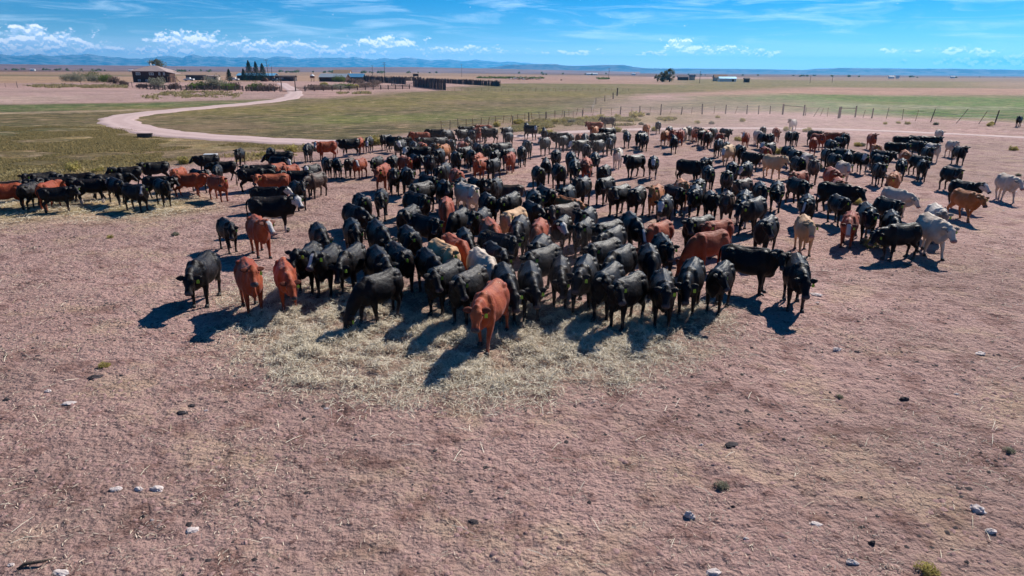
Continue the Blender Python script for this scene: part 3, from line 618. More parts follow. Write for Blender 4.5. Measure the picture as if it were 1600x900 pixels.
boards('board_fence', (724, 131.5), (782, 135), 2.4, 'long board fence running out to the right end of the corral')
def rail_gate(a, b, label):
    A, B = at(*a), at(*b); d = B - A; L_ = d.length; e = empty('pole_gate', A, math.atan2(d.y, d.x), label=label, cat='gate'); r_ = MB()
    for i in range(4): r_.beam((0, 0, .35 + i * .38), (L_, 0, .35 + i * .38), .05)
    r_.beam((0, 0, .3), (L_, 0, 1.5), .05).obj('rails', wood, e)
    for x_ in (0, L_): MB().beam((x_, 0, 0), (x_, 0, 2.2), .13).obj('post', darkwood, e)
rail_gate((634, 134.5), (646, 135), 'pole gate between the two tall board panels'); rail_gate((612, 134), (632, 134.5), 'low pole gate in front of the board windbreak')
def chute():
    p = at(650, 126); e = empty('loading_chute', (p.x, p.y, 0), rad(4), label='dark raised loading chute and cabin in the corral', cat='cattle chute')
    MB().box((0, 0, 3.5), (3.6, 2, 1.5)).obj('cabin', darkwood, e); MB().box((0, 0, 4.32), (4.2, 2.4, .12)).obj('roof', wood, e)
    for x_ in (-1.5, 1.5):
        for y_ in (-.8, .8): MB().box((x_, y_, 1.4), (.2, .2, 2.8)).obj('leg', darkwood, e)
    MB().add([(1.8, -.6, 2.6), (1.8, .6, 2.6), (6, .6, .1), (6, -.6, .1), (1.8, -.6, 2.75), (1.8, .6, 2.75), (6, .6, .25), (6, -.6, .25)], [(0, 1, 2, 3), (4, 7, 6, 5), (0, 3, 7, 4), (1, 5, 6, 2), (0, 4, 5, 1), (3, 2, 6, 7)]).obj('ramp', wood, e)
chute()
# wire fences: posts are parts, every post the photo shows
def wire_fence(posts, label, nm='wire_fence', wires=3, h0=1.35, group='wire fences'):
    A = at(*posts[0][:2]); e = empty(nm, (A.x, A.y, 0), label=label, cat='fence', group=group); P = []
    for q in posts:
        p_ = at(q[0], q[1]); h = (q[2] if len(q) > 2 else h0) * .82; r = q[3] if len(q) > 3 else .06; ln = q[4] if len(q) > 4 else random.uniform(-.05, .05)
        b_ = Vector((p_.x - A.x, p_.y - A.y, 0)); MB().beam(b_ - Vector((0, 0, .2)), b_ + Vector((ln * h, random.uniform(-.04, .04), h)), r * .72, 7, r * .6).obj('post', wood if r > .05 else rust, e); P.append((b_, min(h, 1.25)))
    w_ = MB()
    for i in range(len(P) - 1):
        for k in range(wires):
            f_ = .35 + .6 * k / max(1, wires - 1); w_.beam(P[i][0] + Vector((0, 0, P[i][1] * f_)), P[i + 1][0] + Vector((0, 0, P[i + 1][1] * f_)), .013, 3)
    w_.obj('wire', wire, e); return e
wire_fence([(800.5, 196.5, 1.4, .09), (826.5, 190, 1.5, .12), (853, 187.3, 1.3, .11), (867, 187.3, 1.5, .04, .05), (881.5, 185.5, 1.3, .09), (895.5, 185.2, 1.3, .04), (910, 183.3, 1.3, .12), (925.5, 182.5, 1.3, .04, .12),
            (938.5, 182, 1.5, .12), (955.5, 179.5, 1.3, .04), (969, 178.8, 1.5, .13), (986, 178.5, 1.3, .04, .1), (999.5, 179.5, 1.7, .13), (1015.5, 178, 1.3, .04), (1032, 179.5, 2.0, .14), (1046, 178.8, 1.4, .04, .3),
            (1064.5, 179, 1.5, .12), (1080, 178, 1.3, .04, .1), (1097, 178.8, 2.0, .15), (1115.5, 178, 1.5, .05), (1133.5, 178.2, 1.8, .14), (1148, 178, 1.5, .05, .3), (1167, 178.3, 1.8, .13), (1185, 178.5, 1.7, .12),
            (1203, 178, 1.6, .12), (1222.5, 179, 2.0, .15)], 'long wire fence behind the herd running up to the rail gate')
wire_fence([(1258.5, 181, 1.6, .08), (1270, 182.5, 1.7, .06, .6), (1281, 181.5, 1.5, .05, .35), (1292.5, 182.3, 1.7, .05, -.02), (1310, 184.8, 2.0, .22), (1336, 183.2, 1.7, .13), (1348, 183.8, 1.4, .05, .2), (1362, 184.8, 1.8, .15),
            (1384.5, 185.5, 2.0, .07, .12), (1409.5, 187.5, 1.9, .07, -.03), (1430, 189, 1.9, .05, .15), (1454, 190, 2.2, .09, .2), (1492.5, 193, 2.4, .06, .7), (1528, 194, 2.1, .06, .5), (1553.5, 194.5, 2.3, .13, .15), (1640, 199, 2.0, .1)],
           'leaning post fence along the green field at right')
wire_fence([(690, 206, 1.4, .05), (703, 203), (716, 201)] + [(728 + i * 11.5, 199.5 - i * 1.35 + random.uniform(-.4, .4), 1.2, .05, random.uniform(-.15, .25)) for i in range(18)] + [(931, 162.5, 1.5, .1), (945, 158.5, 1.6, .12), (958, 154.5, 1.8, .2), (964, 149.5, 2.6, .3)],
           'staggered stake fence running diagonally along the pasture edge')
wire_fence([(700 + i * 10.5, 142 + math.sin(i) * .3 + i * .1, 1.3, .05) for i in range(20)], 'low fence across the far pasture from the corral')
wire_fence([(820 + i * 9, 140.5 + i * .12, 1.2, .05) for i in range(19)], 'thin far fence across the middle pasture')
wire_fence([(-60, 136), (9, 136.5, 1.8), (27.5, 136.8, 2.4, .13), (52, 136), (81.5, 135.5, 2.0), (114, 135, 2.0), (127.5, 135.3, 2.2, .12), (151, 135, 2.0), (174, 136), (184, 136), (207, 137, 2.4, .14)], 'sparse wire fence in front of the big willow clump')
def rail(a, b, label, n_=6):
    A, B = at(*a), at(*b); d = B - A; L_ = d.length; e = empty('rail_fence', A, math.atan2(d.y, d.x), label=label, cat='fence', group='low log rail fences')
    for i in range(n_ + 1): MB().beam((L_ * i / n_, 0, 0), (L_ * i / n_, 0, 1.5), .2, 6).obj('post', wood, e)
    r_ = MB()
    for k in range(3): r_.beam((0, .1, .35 + .42 * k), (L_, .1, .35 + .42 * k + random.uniform(-.1, .1)), .10)
    r_.obj('rails', wood, e)
rail((218, 138.3), (255, 141), 'log rail fence left of the pale willow'); rail((258, 140.5), (300, 140.8), 'log rail fence right of the pale willow', 5)
rail((308, 141), (380, 142.3), 'log rail fence under the dark willows'); rail((385, 142.5), (438, 143.2), 'log rail fence ending at the ranch gate')
rail((462, 143), (640, 139), 'low rail fence from the gate to the corral', 14)
def gate():
    A, B = at(440.5, 143), at(462, 143); e = empty('ranch_gate', A, math.atan2(B.y - A.y, B.x - A.x), label='tall two post ranch gateway over the road', cat='gateway'); L_ = (B - A).length
    for x_ in (0, L_): MB().beam((x_, 0, -.2), (x_, 0, 4.4), .16, 8, .13).obj('post', wood, e)
    MB().beam((-.3, 0, 4.35), (L_ + .3, 0, 4.3), .12, 8).obj('crossbeam', darkwood, e)
    MB().beam((0, .05, .15), (L_, .05, .15), .12, 8).obj('cattle_guard', rust, e)
gate()
def rgate(a, b, label):
    A, B = at(*a), at(*b); e = empty('wooden_gate', A, math.atan2(B.y - A.y, B.x - A.x), label=label, cat='gate', group='braced gate frames in the wire fence'); L_ = (B - A).length
    for x_ in (0, L_): MB().beam((x_, 0, -.2), (x_, 0, 1.7), .11, 8).obj('post', wood, e)
    MB().beam((0, 0, 1.45), (L_, 0, 1.35), .05, 8).obj('rail', wood, e)
rgate((1223, 179), (1255.5, 181), 'wooden brace frame left of the leaning stakes'); rgate((1312, 184.5), (1336, 183.0), 'wooden brace frame with the thick double post')
# junk heap, culvert, white slab
def junk():
    p = at(817, 124.5); e = empty('scrap_heap', (p.x, p.y, 0), label='heap of pale scrap and timber on the bare rise', cat='scrap heap')
    for nm, m_, k in (('timbers', wood, 34), ('sheets', whitep, 14), ('scrap', rust, 20)):
        b = MB()
        for i in range(k):
            x_, y_ = random.gauss(0, 7), random.gauss(0, 4); z_ = random.random() * 1.4; a = random.random() * 3.1; l_ = random.uniform(.6, 2.6)
            if nm == 'timbers':
                if i < 22: MB().beam((x_, y_, z_), (x_ + math.cos(a) * l_, y_ + math.sin(a) * l_, z_ * .5), .18, 5).obj('timber', m_, e)
                continue
            if nm == 'sheets': b.box((x_, y_, z_ + .2), (l_, .8, .4), a)
            else: b.beam((x_, y_, z_), (x_ + math.cos(a) * l_, y_ + math.sin(a) * l_, z_ * .5), .16, 5)
        if b.v: b.obj(nm, m_, e)
junk()
def slab(nm, px, py, d, rz, m_, label, cat, legs=True):
    p = at(px, py); e = empty(nm, (p.x, p.y, 0), rz, label=label, cat=cat); dx, dy, dz = d
    MB().box((0, 0, dz * .5), (dx, dy, dz)).obj('tub', m_, e); MB().box((0, 0, dz + .03), (dx + .1, dy + .1, .06)).obj('rim', m_, e)
slab('feed_tub', 329.5, 246, (.85, .4, .2), rad(6), whitep, 'white rectangular tub behind the side-on black cow', 'tub')
slab('culvert_end', 227, 215, (1.3, .4, .35), rad(14), darkwood, 'dark timber culvert end below the road bend', 'culvert')
slab('feed_bunk', 877 - 0, 116.6 + 9, (1.2, .8, .6), 0, darkwood, 'small dark shelter on the bare rise behind the corral', 'shelter')
# vegetation: one of each kind, then copies
def clump(px, py, r, h, m_, label, nm='willow_bush', lobes=16, k=130, size=.22, group=None):
    r *= 1.2; h *= 1.15
    e = shrub(r, h, m_, label, 'bush', group, lobes, k, size, nm); return place(e, at(px, py))
tree('garden_tree', atd(246, 400), 11.6, 6.0, cotton, 'brownish round tree rising behind the hip roof', trunk=.4, lobes=24, k=110)
tree('cottonwood_tree', atd(1036, 520), 8.0, 4.8, cotton, 'left dark cottonwood of the pair by the far farm', 'pair of cottonwoods', trunk=.5, lobes=30, k=110, clear=.12)
tree('cottonwood_tree', atd(1047, 515), 9.2, 4.4, cotton, 'right cottonwood of the pair, taller with an open crown', 'pair of cottonwoods', trunk=.5, lobes=26, k=100, clear=.15)
tree('cottonwood_tree', atd(1028, 530), 5.5, 2.6, cotton, 'small round tree at the left foot of the cottonwoods', trunk=.3, lobes=14, k=80, clear=.1)
for px, py, r, h, m_, lb in [(111, 127.5, 3.8, 4.2, sage, 'grey green willow at the left end of the big clump'), (124, 128, 4.2, 4.6, sage, 'silver grey willow in the middle of the big clump'), (139, 127, 5.0, 6.2, greenl, 'tallest green willow in the big clump'),
                             (152, 128.5, 3.8, 4.0, sage, 'low grey willow right of the tallest one'), (168, 129, 3.6, 4.2, greenl, 'green willow near the right end of the clump'), (180, 131, 2.4, 3.2, brush, 'brown brush at the right end of the clump'),
                             (193, 134.5, 1.8, 2.2, brush, 'small brown brush by the sparse fence'), (222, 137, 1.8, 1.6, brush, 'low brown bush at the left rail fence'), (247, 139, 2.4, 4.3, sage, 'pale willow standing in the rail fence'),
                             (273, 138.5, 2.0, 1.9, brush, 'brown bush behind the rail fence'), (305, 140, 2.6, 2.5, greenl, 'left dark green bush of the fence row'), (317, 140, 2.6, 2.6, greenl, 'second dark green bush of the fence row'),
                             (333, 140, 3.2, 4.8, sage, 'tallest bush of the fence row'), (345, 140, 2.6, 3.4, sage, 'grey bush right of the tallest in the row'), (359, 141, 2.4, 2.3, greenl, 'low green bush in the fence row'), (368, 140.5, 1.8, 2.8, brush, 'narrow purple brown bush in the row'),
                             (399, 141.5, 3.2, 2.9, greenl, 'bright green round bush left of the gateway'), (416, 142, 3.0, 2.4, brush, 'purple brown round bush left of the gateway'), (504, 126, 2.4, 2.6, greenl, 'round green bush at the left corner of the log shed'),
                             (531, 128, 3.6, 4.2, greenl, 'large round green bush at the right of the log shed'), (547.5, 129.5, 2.2, 2.3, brush, 'small brown bush right of the log shed'), (560.5, 130.5, 3.2, 2.6, brush, 'brown dome bush below the windbreak end'),
                             (571, 136.5, 4.6, 2.4, brush, 'widest purple brown bush below the windbreak'), (590, 132.5, 3.6, 2.6, brush, 'round purple brown bush right of the widest one'), (500, 140, 4.0, 1.8, brush, 'low brown brush at the rail fence after the gate'),
                             (522, 139.5, 4.2, 2.0, sage, 'low grey green brush mid rail fence'), (540, 138, 3.2, 2.0, greenl, 'low green brush mid rail fence'), (552, 138, 1.8, 1.6, rabbit, 'small yellow green bush at end of the brush'), (508, 136, 1.6, 2.2, rabbit, 'upright yellow green bush above the brush')]:
    clump(px, py, r, h, m_, lb, k=70 if r < 3 else 100, group='bushes round the ranch')
G1 = 'low rabbitbrush tufts by the fence'
pro = [shrub(.55, .62, rabbit, 'low yellow green rabbitbrush tuft behind the herd', 'shrub', G1, 8, 90, .055, 'rabbitbrush') for _ in range(3)] + [shrub(.6, .5, sage, 'low yellow green rabbitbrush tuft behind the herd', 'shrub', G1, 8, 80, .06, 'rabbitbrush')]
spots = [(993, 184.5, 1.9), (1000, 182, 1.3), (965, 185, 1.5), (1014, 179.5, 1), (1040, 189, .8), (1045, 187.5, 1.1), (1102, 205.5, .6), (955, 188, 1.2), (940, 187, 1.5), (928, 188, 1.1), (963, 206, 1.3), (975, 207, 1.0), (1022, 204, 1.0), (880, 191, 1.0),
         (870, 193, 1.2), (895, 192, 1.2), (906, 190, 1.3), (917, 189, 1.3), (855, 195, 1.1), (843, 198, 1.0), (836, 197, .9), (848, 209, 1.4), (858, 210, 1.2), (866, 210, .9), (585, 227, 1.6), (569, 228, 1.1), (645, 219, 1.2), (652, 219, .9), (774, 198, 1.2),
         (807, 194, 1.2), (813, 193.5, 1.4), (1000, 195, .9), (1228, 204, 1.0), (1262, 206, 1.0), (1341, 228, .9), (1349, 228, .8), (1384, 194.5, .7), (1403, 193, .7), (1417, 194.5, .8), (1464, 195, .9), (1545, 197, 1.0), (1550, 194, .8), (1582, 235, .9), (1592, 275, .5),
         (1217, 241, 1.0), (1153, 220, 1.0), (1337, 318, .75), (1352, 383, .75), (1361, 386, .7), (1121, 184, .8), (1160, 190, 1.1), (1110, 194, 1.1), (1090, 193, .9), (1278, 264, .9), (480, 234, 1.), (492, 236, 1.2), (505, 233, .9), (410, 246, 1.), (455, 238, 1.2),
         (335, 262, 1.), (120, 268, 1.2), (155, 270, .8), (290, 256, 1.3), (272, 368, .35), (174, 372, .35), (985, 190, 1.), (1013, 200, .8)]
for i, (px, py, s) in enumerate(spots):
    o = copy_tree(pro[i % 4]) if i > 3 else pro[i]; place(o, at(px, py), random.random() * 6, s * random.uniform(.85, 1.1))
    if i > 3 and py > 300: o['label'] = 'small dry tuft growing out of the bare dirt near the cattle'; o['group'] = 'small tufts among the cattle'
for px, py, s, lb in [(1127, 762, .24, 'small green weed growing alone in the foreground dirt'), (1448, 897, .30, 'yellow flowering tuft at the bottom edge'), (162, 573, .27, 'yellow green weed left of the dung patch'), (1312, 620, .16, 'tiny green sprig in the bare dirt'), (1577, 706, .2, 'tiny green sprig at the right side')]:
    o = copy_tree(pro[1]); place(o, at(px, py), 0, s, lb); o.name = 'weed'; del o['group']; 
    if 'yellow' not in lb: 
        for ch in o.children:
            if ch.data.materials[0] is rabbit: ch.material_slots[0].link = 'OBJECT'; ch.material_slots[0].material = sage
weeds = leafm('dull yellow weeds', (.20, .17, .08), (.40, .34, .17))
# low yellow shrubs that read as a band: ground cover
def band(nm, P, k, size, m_, label, thr=.5, hgt=.45, sc_=.25):
    Pw = W(P); x0, x1 = min(q[0] for q in Pw), max(q[0] for q in Pw); y0, y1 = min(q[1] for q in Pw), max(q[1] for q in Pw)
    X = x0 + rng.random(k * 6) * (x1 - x0); Y = y0 + rng.random(k * 6) * (y1 - y0); s = inpoly(X, Y, Pw) & (vnoise(X, Y, sc_, 31, 3) > thr); X, Y = X[s][:k], Y[s][:k]
    hh = np.clip(vnoise(X, Y, sc_, 31, 3) - thr + .1, 0, .3) / .3 * hgt; kk = len(X); C = np.stack([X, Y, surf(X, Y) + hh * rng.random(kk)], 1)
    a = rng.normal(size=(kk, 3)); a[:, 2] = np.abs(a[:, 2]) + .6; a /= np.linalg.norm(a, axis=1)[:, None]; b = np.cross(a, rng.normal(size=(kk, 3))); b /= np.linalg.norm(b, axis=1)[:, None]; sz = size * (.5 + rng.random(kk))[:, None]
    V = np.stack([C - a * sz * .4, C + b * sz * .4, C + a * sz, C - b * sz * .4], 1).reshape(-1, 3); me = mesh_np(nm, V, np.arange(len(V)).reshape(-1, 4))
    at_ = me.attributes.new('tone', 'FLOAT', 'POINT'); at_.data.foreach_set('value', np.repeat(rng.random(kk), 4).astype(np.float32)); return link(nm, me, m_, kind='stuff', label=label)
band('rabbitbrush_cover', [(800, 197), (830, 190), (940, 184), (1050, 180), (1060, 188), (980, 197), (900, 196), (860, 200), (800, 207)], 22000, .13, weeds, 'yellow low brush cover along the fence line', .5, .38)
band('weed_cover', [(30, 133), (200, 133), (200, 138), (60, 137.5)], 3500, .34, weeds, 'yellow green low cover behind the sparse fence', .56, .7, .3)
band('weed_cover', [(205, 150), (290, 143.5), (380, 145), (370, 154), (320, 152), (240, 156)], 3000, .3, weeds, 'yellow low weeds on the pale slope left of the gateway', .58, .6, .3)
band('weed_cover', [(525, 145.5), (580, 144), (580, 147.5), (530, 147.5)], 900, .3, weeds, 'yellow low weeds on the slope right of the gateway', .56, .5, .3)
band('pasture_grass', [(-40, 195), (180, 200), (330, 222), (480, 231), (400, 236), (300, 247), (200, 262), (0, 285), (-40, 285)], 70000, .08, leafm('pasture blade', (.17, .14, .06), (.40, .31, .14)), 'short dry grass of the near left pasture', .44, .10, .22)
band('verge_grass', [(0, 268), (130, 262), (300, 248), (430, 238), (560, 225), (560, 231), (440, 247), (300, 262), (100, 284), (0, 292)], 9000, .10, leafm('verge blade', (.24, .19, .08), (.50, .40, .20)), 'yellow grass verge between the pasture and the dirt', .5, .2, .3)
def far_trees():
    C = []; R_ = []; K = []
    for cx, w_, n_ in [(20, 30, 8), (95, 40, 9), (150, 18, 5), (285, 22, 12), (322, 10, 4), (455, 30, 14), (520, 20, 7), (528, 12, 8), (570, 30, 8), (590, 20, 6), (640, 30, 3), (678, 40, 3), (850, 60, 5), (930, 60, 8), (1070, 40, 6), (1150, 50, 7), (1225, 50, 12), (1300, 60, 10), (1420, 12, 14), (1340, 25, 9), (1497, 10, 5), (1560, 60, 4)]:
        for i in range(n_ if cx < 900 else n_ // 2):
            Y = random.uniform(1500, 2200); p = atd(cx + random.gauss(0, w_ / 2.2), Y); h = random.uniform(2, 6) * (.7 if cx > 900 else 1); C.append((p.x, p.y, h * .5)); R_.append((h * .9, h * .9, h * .55)); K.append(36)
    o = leaves('far_treeline', C, R_, K, 1.6, greenl); o['kind'] = 'stuff'; o['label'] = 'dark trees dotted along the far plain'
    C = []; R_ = []; K = []
    for i in range(60):
        px = random.uniform(745, 850) if i < 50 else random.uniform(935, 950); p = atd(px, random.uniform(640, 720)); C.append((p.x, p.y, .7)); R_.append((3, 3, .9)); K.append(50)
    o = leaves('willow_belt', C, R_, K, .6, greenl); o['kind'] = 'stuff'; o['label'] = 'green belt of low willows beyond the bare rise'
far_trees()

# ------------------------------------------------------------------ stones, dung, sticks in the foreground
def rock_mesh(nm, sx, sy, sz, seed, rough=.35):
    bm = bmesh.new(); bmesh.ops.create_icosphere(bm, subdivisions=3, radius=1)
    for v in bm.verts:
        q = v.co.copy(); d = noise.noise(q * 1.3 + Vector((seed, 0, 0))) * rough + noise.noise(q * 3.7 + Vector((0, seed, 0))) * rough * .6 + noise.noise(q * 9 + Vector((0, seed, 0))) * rough * .25
        v.co = q * (1 + d); v.co.z = max(v.co.z, -.35); v.co.x *= sx; v.co.y *= sy; v.co.z *= sz
    me = bpy.data.meshes.new(nm); bm.to_mesh(me); bm.free()
    return me
for i, (px, py, s, flat, k, lb) in enumerate([
    (245, 762, .13, .45, 'p', 'flat white stone, biggest of the cluster at lower left'), (182, 764, .11, .35, 'p', 'jagged white stone at the left of the lower left cluster'), (217, 765, .08, .45, 'p', 'small white stone in the middle of the lower left cluster'),
    (300, 826, .11, .3, 'p', 'thin pale stone with a dark side below the cluster'), (237, 811, .035, .6, 'p', 'tiny white pebble under the lower left cluster'), (75, 612, .09, .5, 'p', 'white stone on the dirt at far left'),
    (108, 630, .16, .15, 'p', 'flat pale flake right of the far left stone'), (95, 894, .13, .3, 'p', 'pale stone touching the bottom edge at left'), (17, 882, .05, .6, 'p', 'small white stone in the bottom left corner'),
    (1308, 546, .12, .55, 'p', 'grey stone on the dirt right of the front black cow shadow'), (1532, 551, .14, .4, 'p', 'pale grey stone near the right side'), (1527, 799, .13, .6, 'p', 'pale grey block stone at the lower right'),
    (1077, 808, .09, .8, 'p', 'upright pale stone in the lower middle'), (1275, 821, .10, .25, 'p', 'thin pale stone slab at the lower right middle'), (1330, 883, .09, .5, 'p', 'grey stone near the bottom edge at right'),
    (1115, 895, .12, .35, 'p', 'flat grey stone at the bottom edge'), (1546, 834, .09, .5, 'p', 'grey stone below the block stone'), (1096, 694, .05, .6, 'p', 'small grey stone left of the dung pat'), (1165, 846, .05, .5, 'p', 'small grey stone right of the bottom weed'),
    (1275, 460, .20, .22, 'p', 'flat white stone behind the front right black cow'), (1277, 473, .08, .3, 'p', 'small white stone below the flat one by the front right cow'), (1495, 614, .06, .4, 'p', 'tiny pale chip at mid right'), (322, 641, .05, .5, 'p', 'small pale stone right of the dark dung crumbs'), (510, 637, .07, .4, 'p', 'small grey stone below the hay'),
    (1143, 694, .16, .22, 'd', 'round bluish dung pat on the bare dirt'), (1412, 625, .12, .6, 'd', 'dark broken dung lump at mid right'), (1362, 852, .06, .9, 'd', 'round black dropping at the lower right'), (1145, 791, .04, .9, 'd', 'small black dropping beside the upright stone'),
    (285, 645, .13, .35, 'd', 'dark dung patch, larger of two below the hay'), (299, 633, .08, .4, 'd', 'smaller dark dung crumb beside the larger patch'), (150, 590, .16, .3, 'd', 'dark dung patch beside the yellow green weed'), (190, 588, .05, .5, 'd', 'dark crumb right of the weed'),
    (10, 624, .08, .4, 'd', 'dark clod at the left edge'), (223, 805, .05, .5, 'd', 'dark clod under the white stones'), (1175, 541 - 0, .05, .5, 'd', 'dark clod below the long shadow'), (1340, 548, .08, .3, 'd', 'dark clod right of the grey stone'), (740, 824 - 10, .09, .25, 'd', 'dark clod in the lower middle')]):
    p = at(px, py); m_ = greyst if k == 'p' else darkst
    o = link('stone' if k == 'p' else 'dung', rock_mesh('stone' if k == 'p' else 'dung', s * .85, s * random.uniform(.45, .68), s * flat * .85, i * 3.1, .42 if k == 'p' else .5), m_, label=lb, cat='stone' if k == 'p' else 'dung', group='loose stones on the dirt' if k == 'p' else 'dung on the dirt')
    o.location = (p.x, p.y, ground_z(p.x, p.y) + s * flat * .15); o.rotation_euler.z = random.uniform(-.4, .4)
p = at(55, 885); o = MB().tube([(-.20, 0, .02), (-.1, .03, .05), (.1, -.02, .05), (.2, .03, .02)], [(.015, .015), (.028, .02), (.022, .02), (.008, .008)], side=(0, 0, 1), seg=8).obj('stick', bark, None, True, label='dark curved stick at the bottom left', cat='stick')
o.location = (p.x, p.y, ground_z(p.x, p.y)); o.rotation_euler.z = .5
# crumbs, clods: uncountable
def crumbs(nm, k, m_, smin, smax, f, label):
    X, Y = scatter(k, -21, 21, 6.5, 28, f); kp = np.abs(X) < Y * .82 + 2; X, Y = X[kp], Y[kp]; kk = len(X); s = smin + (smax - smin) * rng.random(kk) ** 4
    base = np.array([(1, 0, 0), (-.5, .87, 0), (-.5, -.87, 0), (.1, .1, .8), (-1, .3, -.2), (.6, .9, -.2), (.5, -1, -.2)]); Vs = []
    fa = np.array([(0, 5, 3), (5, 1, 3), (1, 4, 3), (4, 2, 3), (2, 6, 3), (6, 0, 3)]); th = rng.random(kk) * 6.28
    for b_ in base:
        j = rng.uniform(.7, 1.35, (kk, 3)); q = b_[None] * j; x_ = q[:, 0] * np.cos(th) - q[:, 1] * np.sin(th); y_ = q[:, 0] * np.sin(th) + q[:, 1] * np.cos(th); Vs.append(np.stack([X + x_ * s, Y + y_ * s, surf(X, Y) + q[:, 2] * s * .8], 1))
    V = np.stack(Vs, 1).reshape(-1, 3); Fc = (np.arange(kk)[:, None, None] * 7 + fa[None]).reshape(-1, 3); link(nm, mesh_np(nm, V, Fc), m_, kind='stuff', label=label)
clod = simple('dirt clod', (.33, .20, .18), .95, .3, 9, .01)
crumbs('dirt_clods', 90000, clod, .012, .06, lambda X, Y: np.clip(vnoise(X, Y, .7, 41, 4) * 2 - .5, .1, 1), 'small clods of trampled dirt')
crumbs('dung_crumbs', 22000, darkst, .012, .055, lambda X, Y: np.clip(vnoise(X, Y, .5, 43, 4) * 4 - 2.0, .02, 1), 'dark dried dung crumbs in the dirt')

# ------------------------------------------------------------------ cattle
def coat(name, base, patch, rough=.43, face='', straw=.0, legs=None, headc=None, sheen=.0):
    m, n, p = mat(name); o = n.obj(); oi = m.node_tree.nodes.new('ShaderNodeObjectInfo').outputs['Random']
    off = n.vm('ADD', o, n.mix(0., n.mix(1., (1, 1, 1), oi, 'MULTIPLY'), (0, 0, 0)))
    v = m.node_tree.nodes.new('ShaderNodeVectorMath'); v.operation = 'SCALE'; n.set(v.inputs[0], (13., 7., 5.)); n.set(v.inputs['Scale'], oi); off = n.vm('ADD', o, v.outputs[0])
    f = n.noise(off, 2.3, 4, .6); fine = n.noise(off, 26, 4, .7); X_, Y_, Z_ = n.xyz(o)
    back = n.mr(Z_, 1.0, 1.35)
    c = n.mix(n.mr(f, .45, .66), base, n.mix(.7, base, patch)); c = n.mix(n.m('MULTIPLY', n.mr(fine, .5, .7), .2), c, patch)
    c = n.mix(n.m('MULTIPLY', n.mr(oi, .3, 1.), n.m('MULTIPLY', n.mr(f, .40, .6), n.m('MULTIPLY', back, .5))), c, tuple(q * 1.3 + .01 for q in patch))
    dust = n.m('MULTIPLY', n.m('SUBTRACT', 1., n.mr(Z_, .05, .55)), n.mr(n.noise(off, 6, 3), .4, .7)); c = n.mix(n.m('MULTIPLY', dust, .5), c, (.24, .16, .13))
    st = n.m('MULTIPLY', n.m('MULTIPLY', n.mr(n.noise(n.vm('MULTIPLY', off, (1., .45, 1.)), 42, 2, .5), .66, .69), n.mr(n.noise(off, 2.6, 2), .50, .60)), n.mr(Z_, 1.12, 1.22))
    c = n.mix(n.m('MULTIPLY', st, n.mr(oi, .2, .6)), c, (.55, .45, .25))
    if headc: c = n.mix(n.m('MULTIPLY', n.attr('head'), .85), c, headc)
    if face: c = n.mix(n.m('MULTIPLY', n.attr(face), n.mr(n.m('ADD', n.attr(face), n.m('MULTIPLY', n.noise(off, 9, 3), .5)), .55, .75)), c, (.46, .42, .40))
    if legs: c = n.mix(n.attr('belly'), c, legs)
    c = n.mix(n.attr('muzzle'), c, (.05, .04, .045) if sum(base) < .2 or face == '' and sum(base) < .6 else (.30, .17, .15)); c = n.mix(n.attr('ear'), c, n.mix(.55, c, (.015, .01, .01)))
    n.set(p.inputs['Base Color'], c); n.set(p.inputs['Roughness'], n.m('SUBTRACT', n.mr(fine, .3, .7, rough - .04, rough + .16), n.m('MULTIPLY', n.attr('muzzle'), .18))); p.inputs['Specular IOR Level'].default_value = .14
    p.inputs['Sheen Weight'].default_value = sheen; p.inputs['Sheen Roughness'].default_value = .4; p.inputs['Sheen Tint'].default_value = (.8, .8, .9, 1)
    hair = n.noise(n.vm('MULTIPLY', off, (1., .4, .35)), 60, 3, .7)
    n.set(p.inputs['Normal'], n.bump(n.m('ADD', n.m('MULTIPLY', n.noise(off, 5.5, 3, .5), .8), n.m('ADD', n.m('MULTIPLY', fine, .22), n.m('MULTIPLY', hair, .16))), .035, .9)); return m
K_, KP = (.0035, .003, .0045), (.016, .009, .008)
RD, RP = (.24, .040, .014), (.36, .085, .030)
COATS = {
    'k': coat('black coat', K_, KP), 'kb': coat('black coat white face', K_, KP, face='face', legs=(.45, .38, .34)), 'ks': coat('black coat white blaze', K_, KP, face='blaze'),
    'r': coat('red coat', RD, RP, .55, sheen=.1), 'rb': coat('red coat white face', RD, RP, .55, face='blazewide', sheen=.1), 'o': coat('orange coat', (.32, .10, .028), (.45, .17, .06), .55, sheen=.1),
    't': coat('buff coat', (.50, .29, .15), (.60, .40, .24), .6, sheen=.05), 'tb': coat('buff coat pale face', (.50, .31, .16), (.60, .42, .26), .6, face='face', sheen=.05),
    'w': coat('white coat', (.56, .46, .37), (.44, .32, .23), .6, sheen=.05), 'wp': coat('white coat brown head', (.60, .52, .44), (.48, .38, .29), .6, headc=(.16, .09, .06), sheen=.05),
    'd': coat('dark brown coat', (.045, .026, .020), (.12, .07, .05))}
S_ = [(.76, 1.22, 1.00, .07), (.74, 1.28, .88, .17), (.68, 1.325, .76, .25), (.55, 1.375, .70, .28), (.42, 1.375, .66, .30), (.24, 1.34, .60, .345), (.04, 1.32, .555, .37), (-.16, 1.325, .54, .365), (-.34, 1.35, .56, .33), (-.50, 1.375, .58, .29),
      (-.62, 1.35, .57, .26), (-.74, 1.28, .62, .215), (-.84, 1.16, .72, .14)]
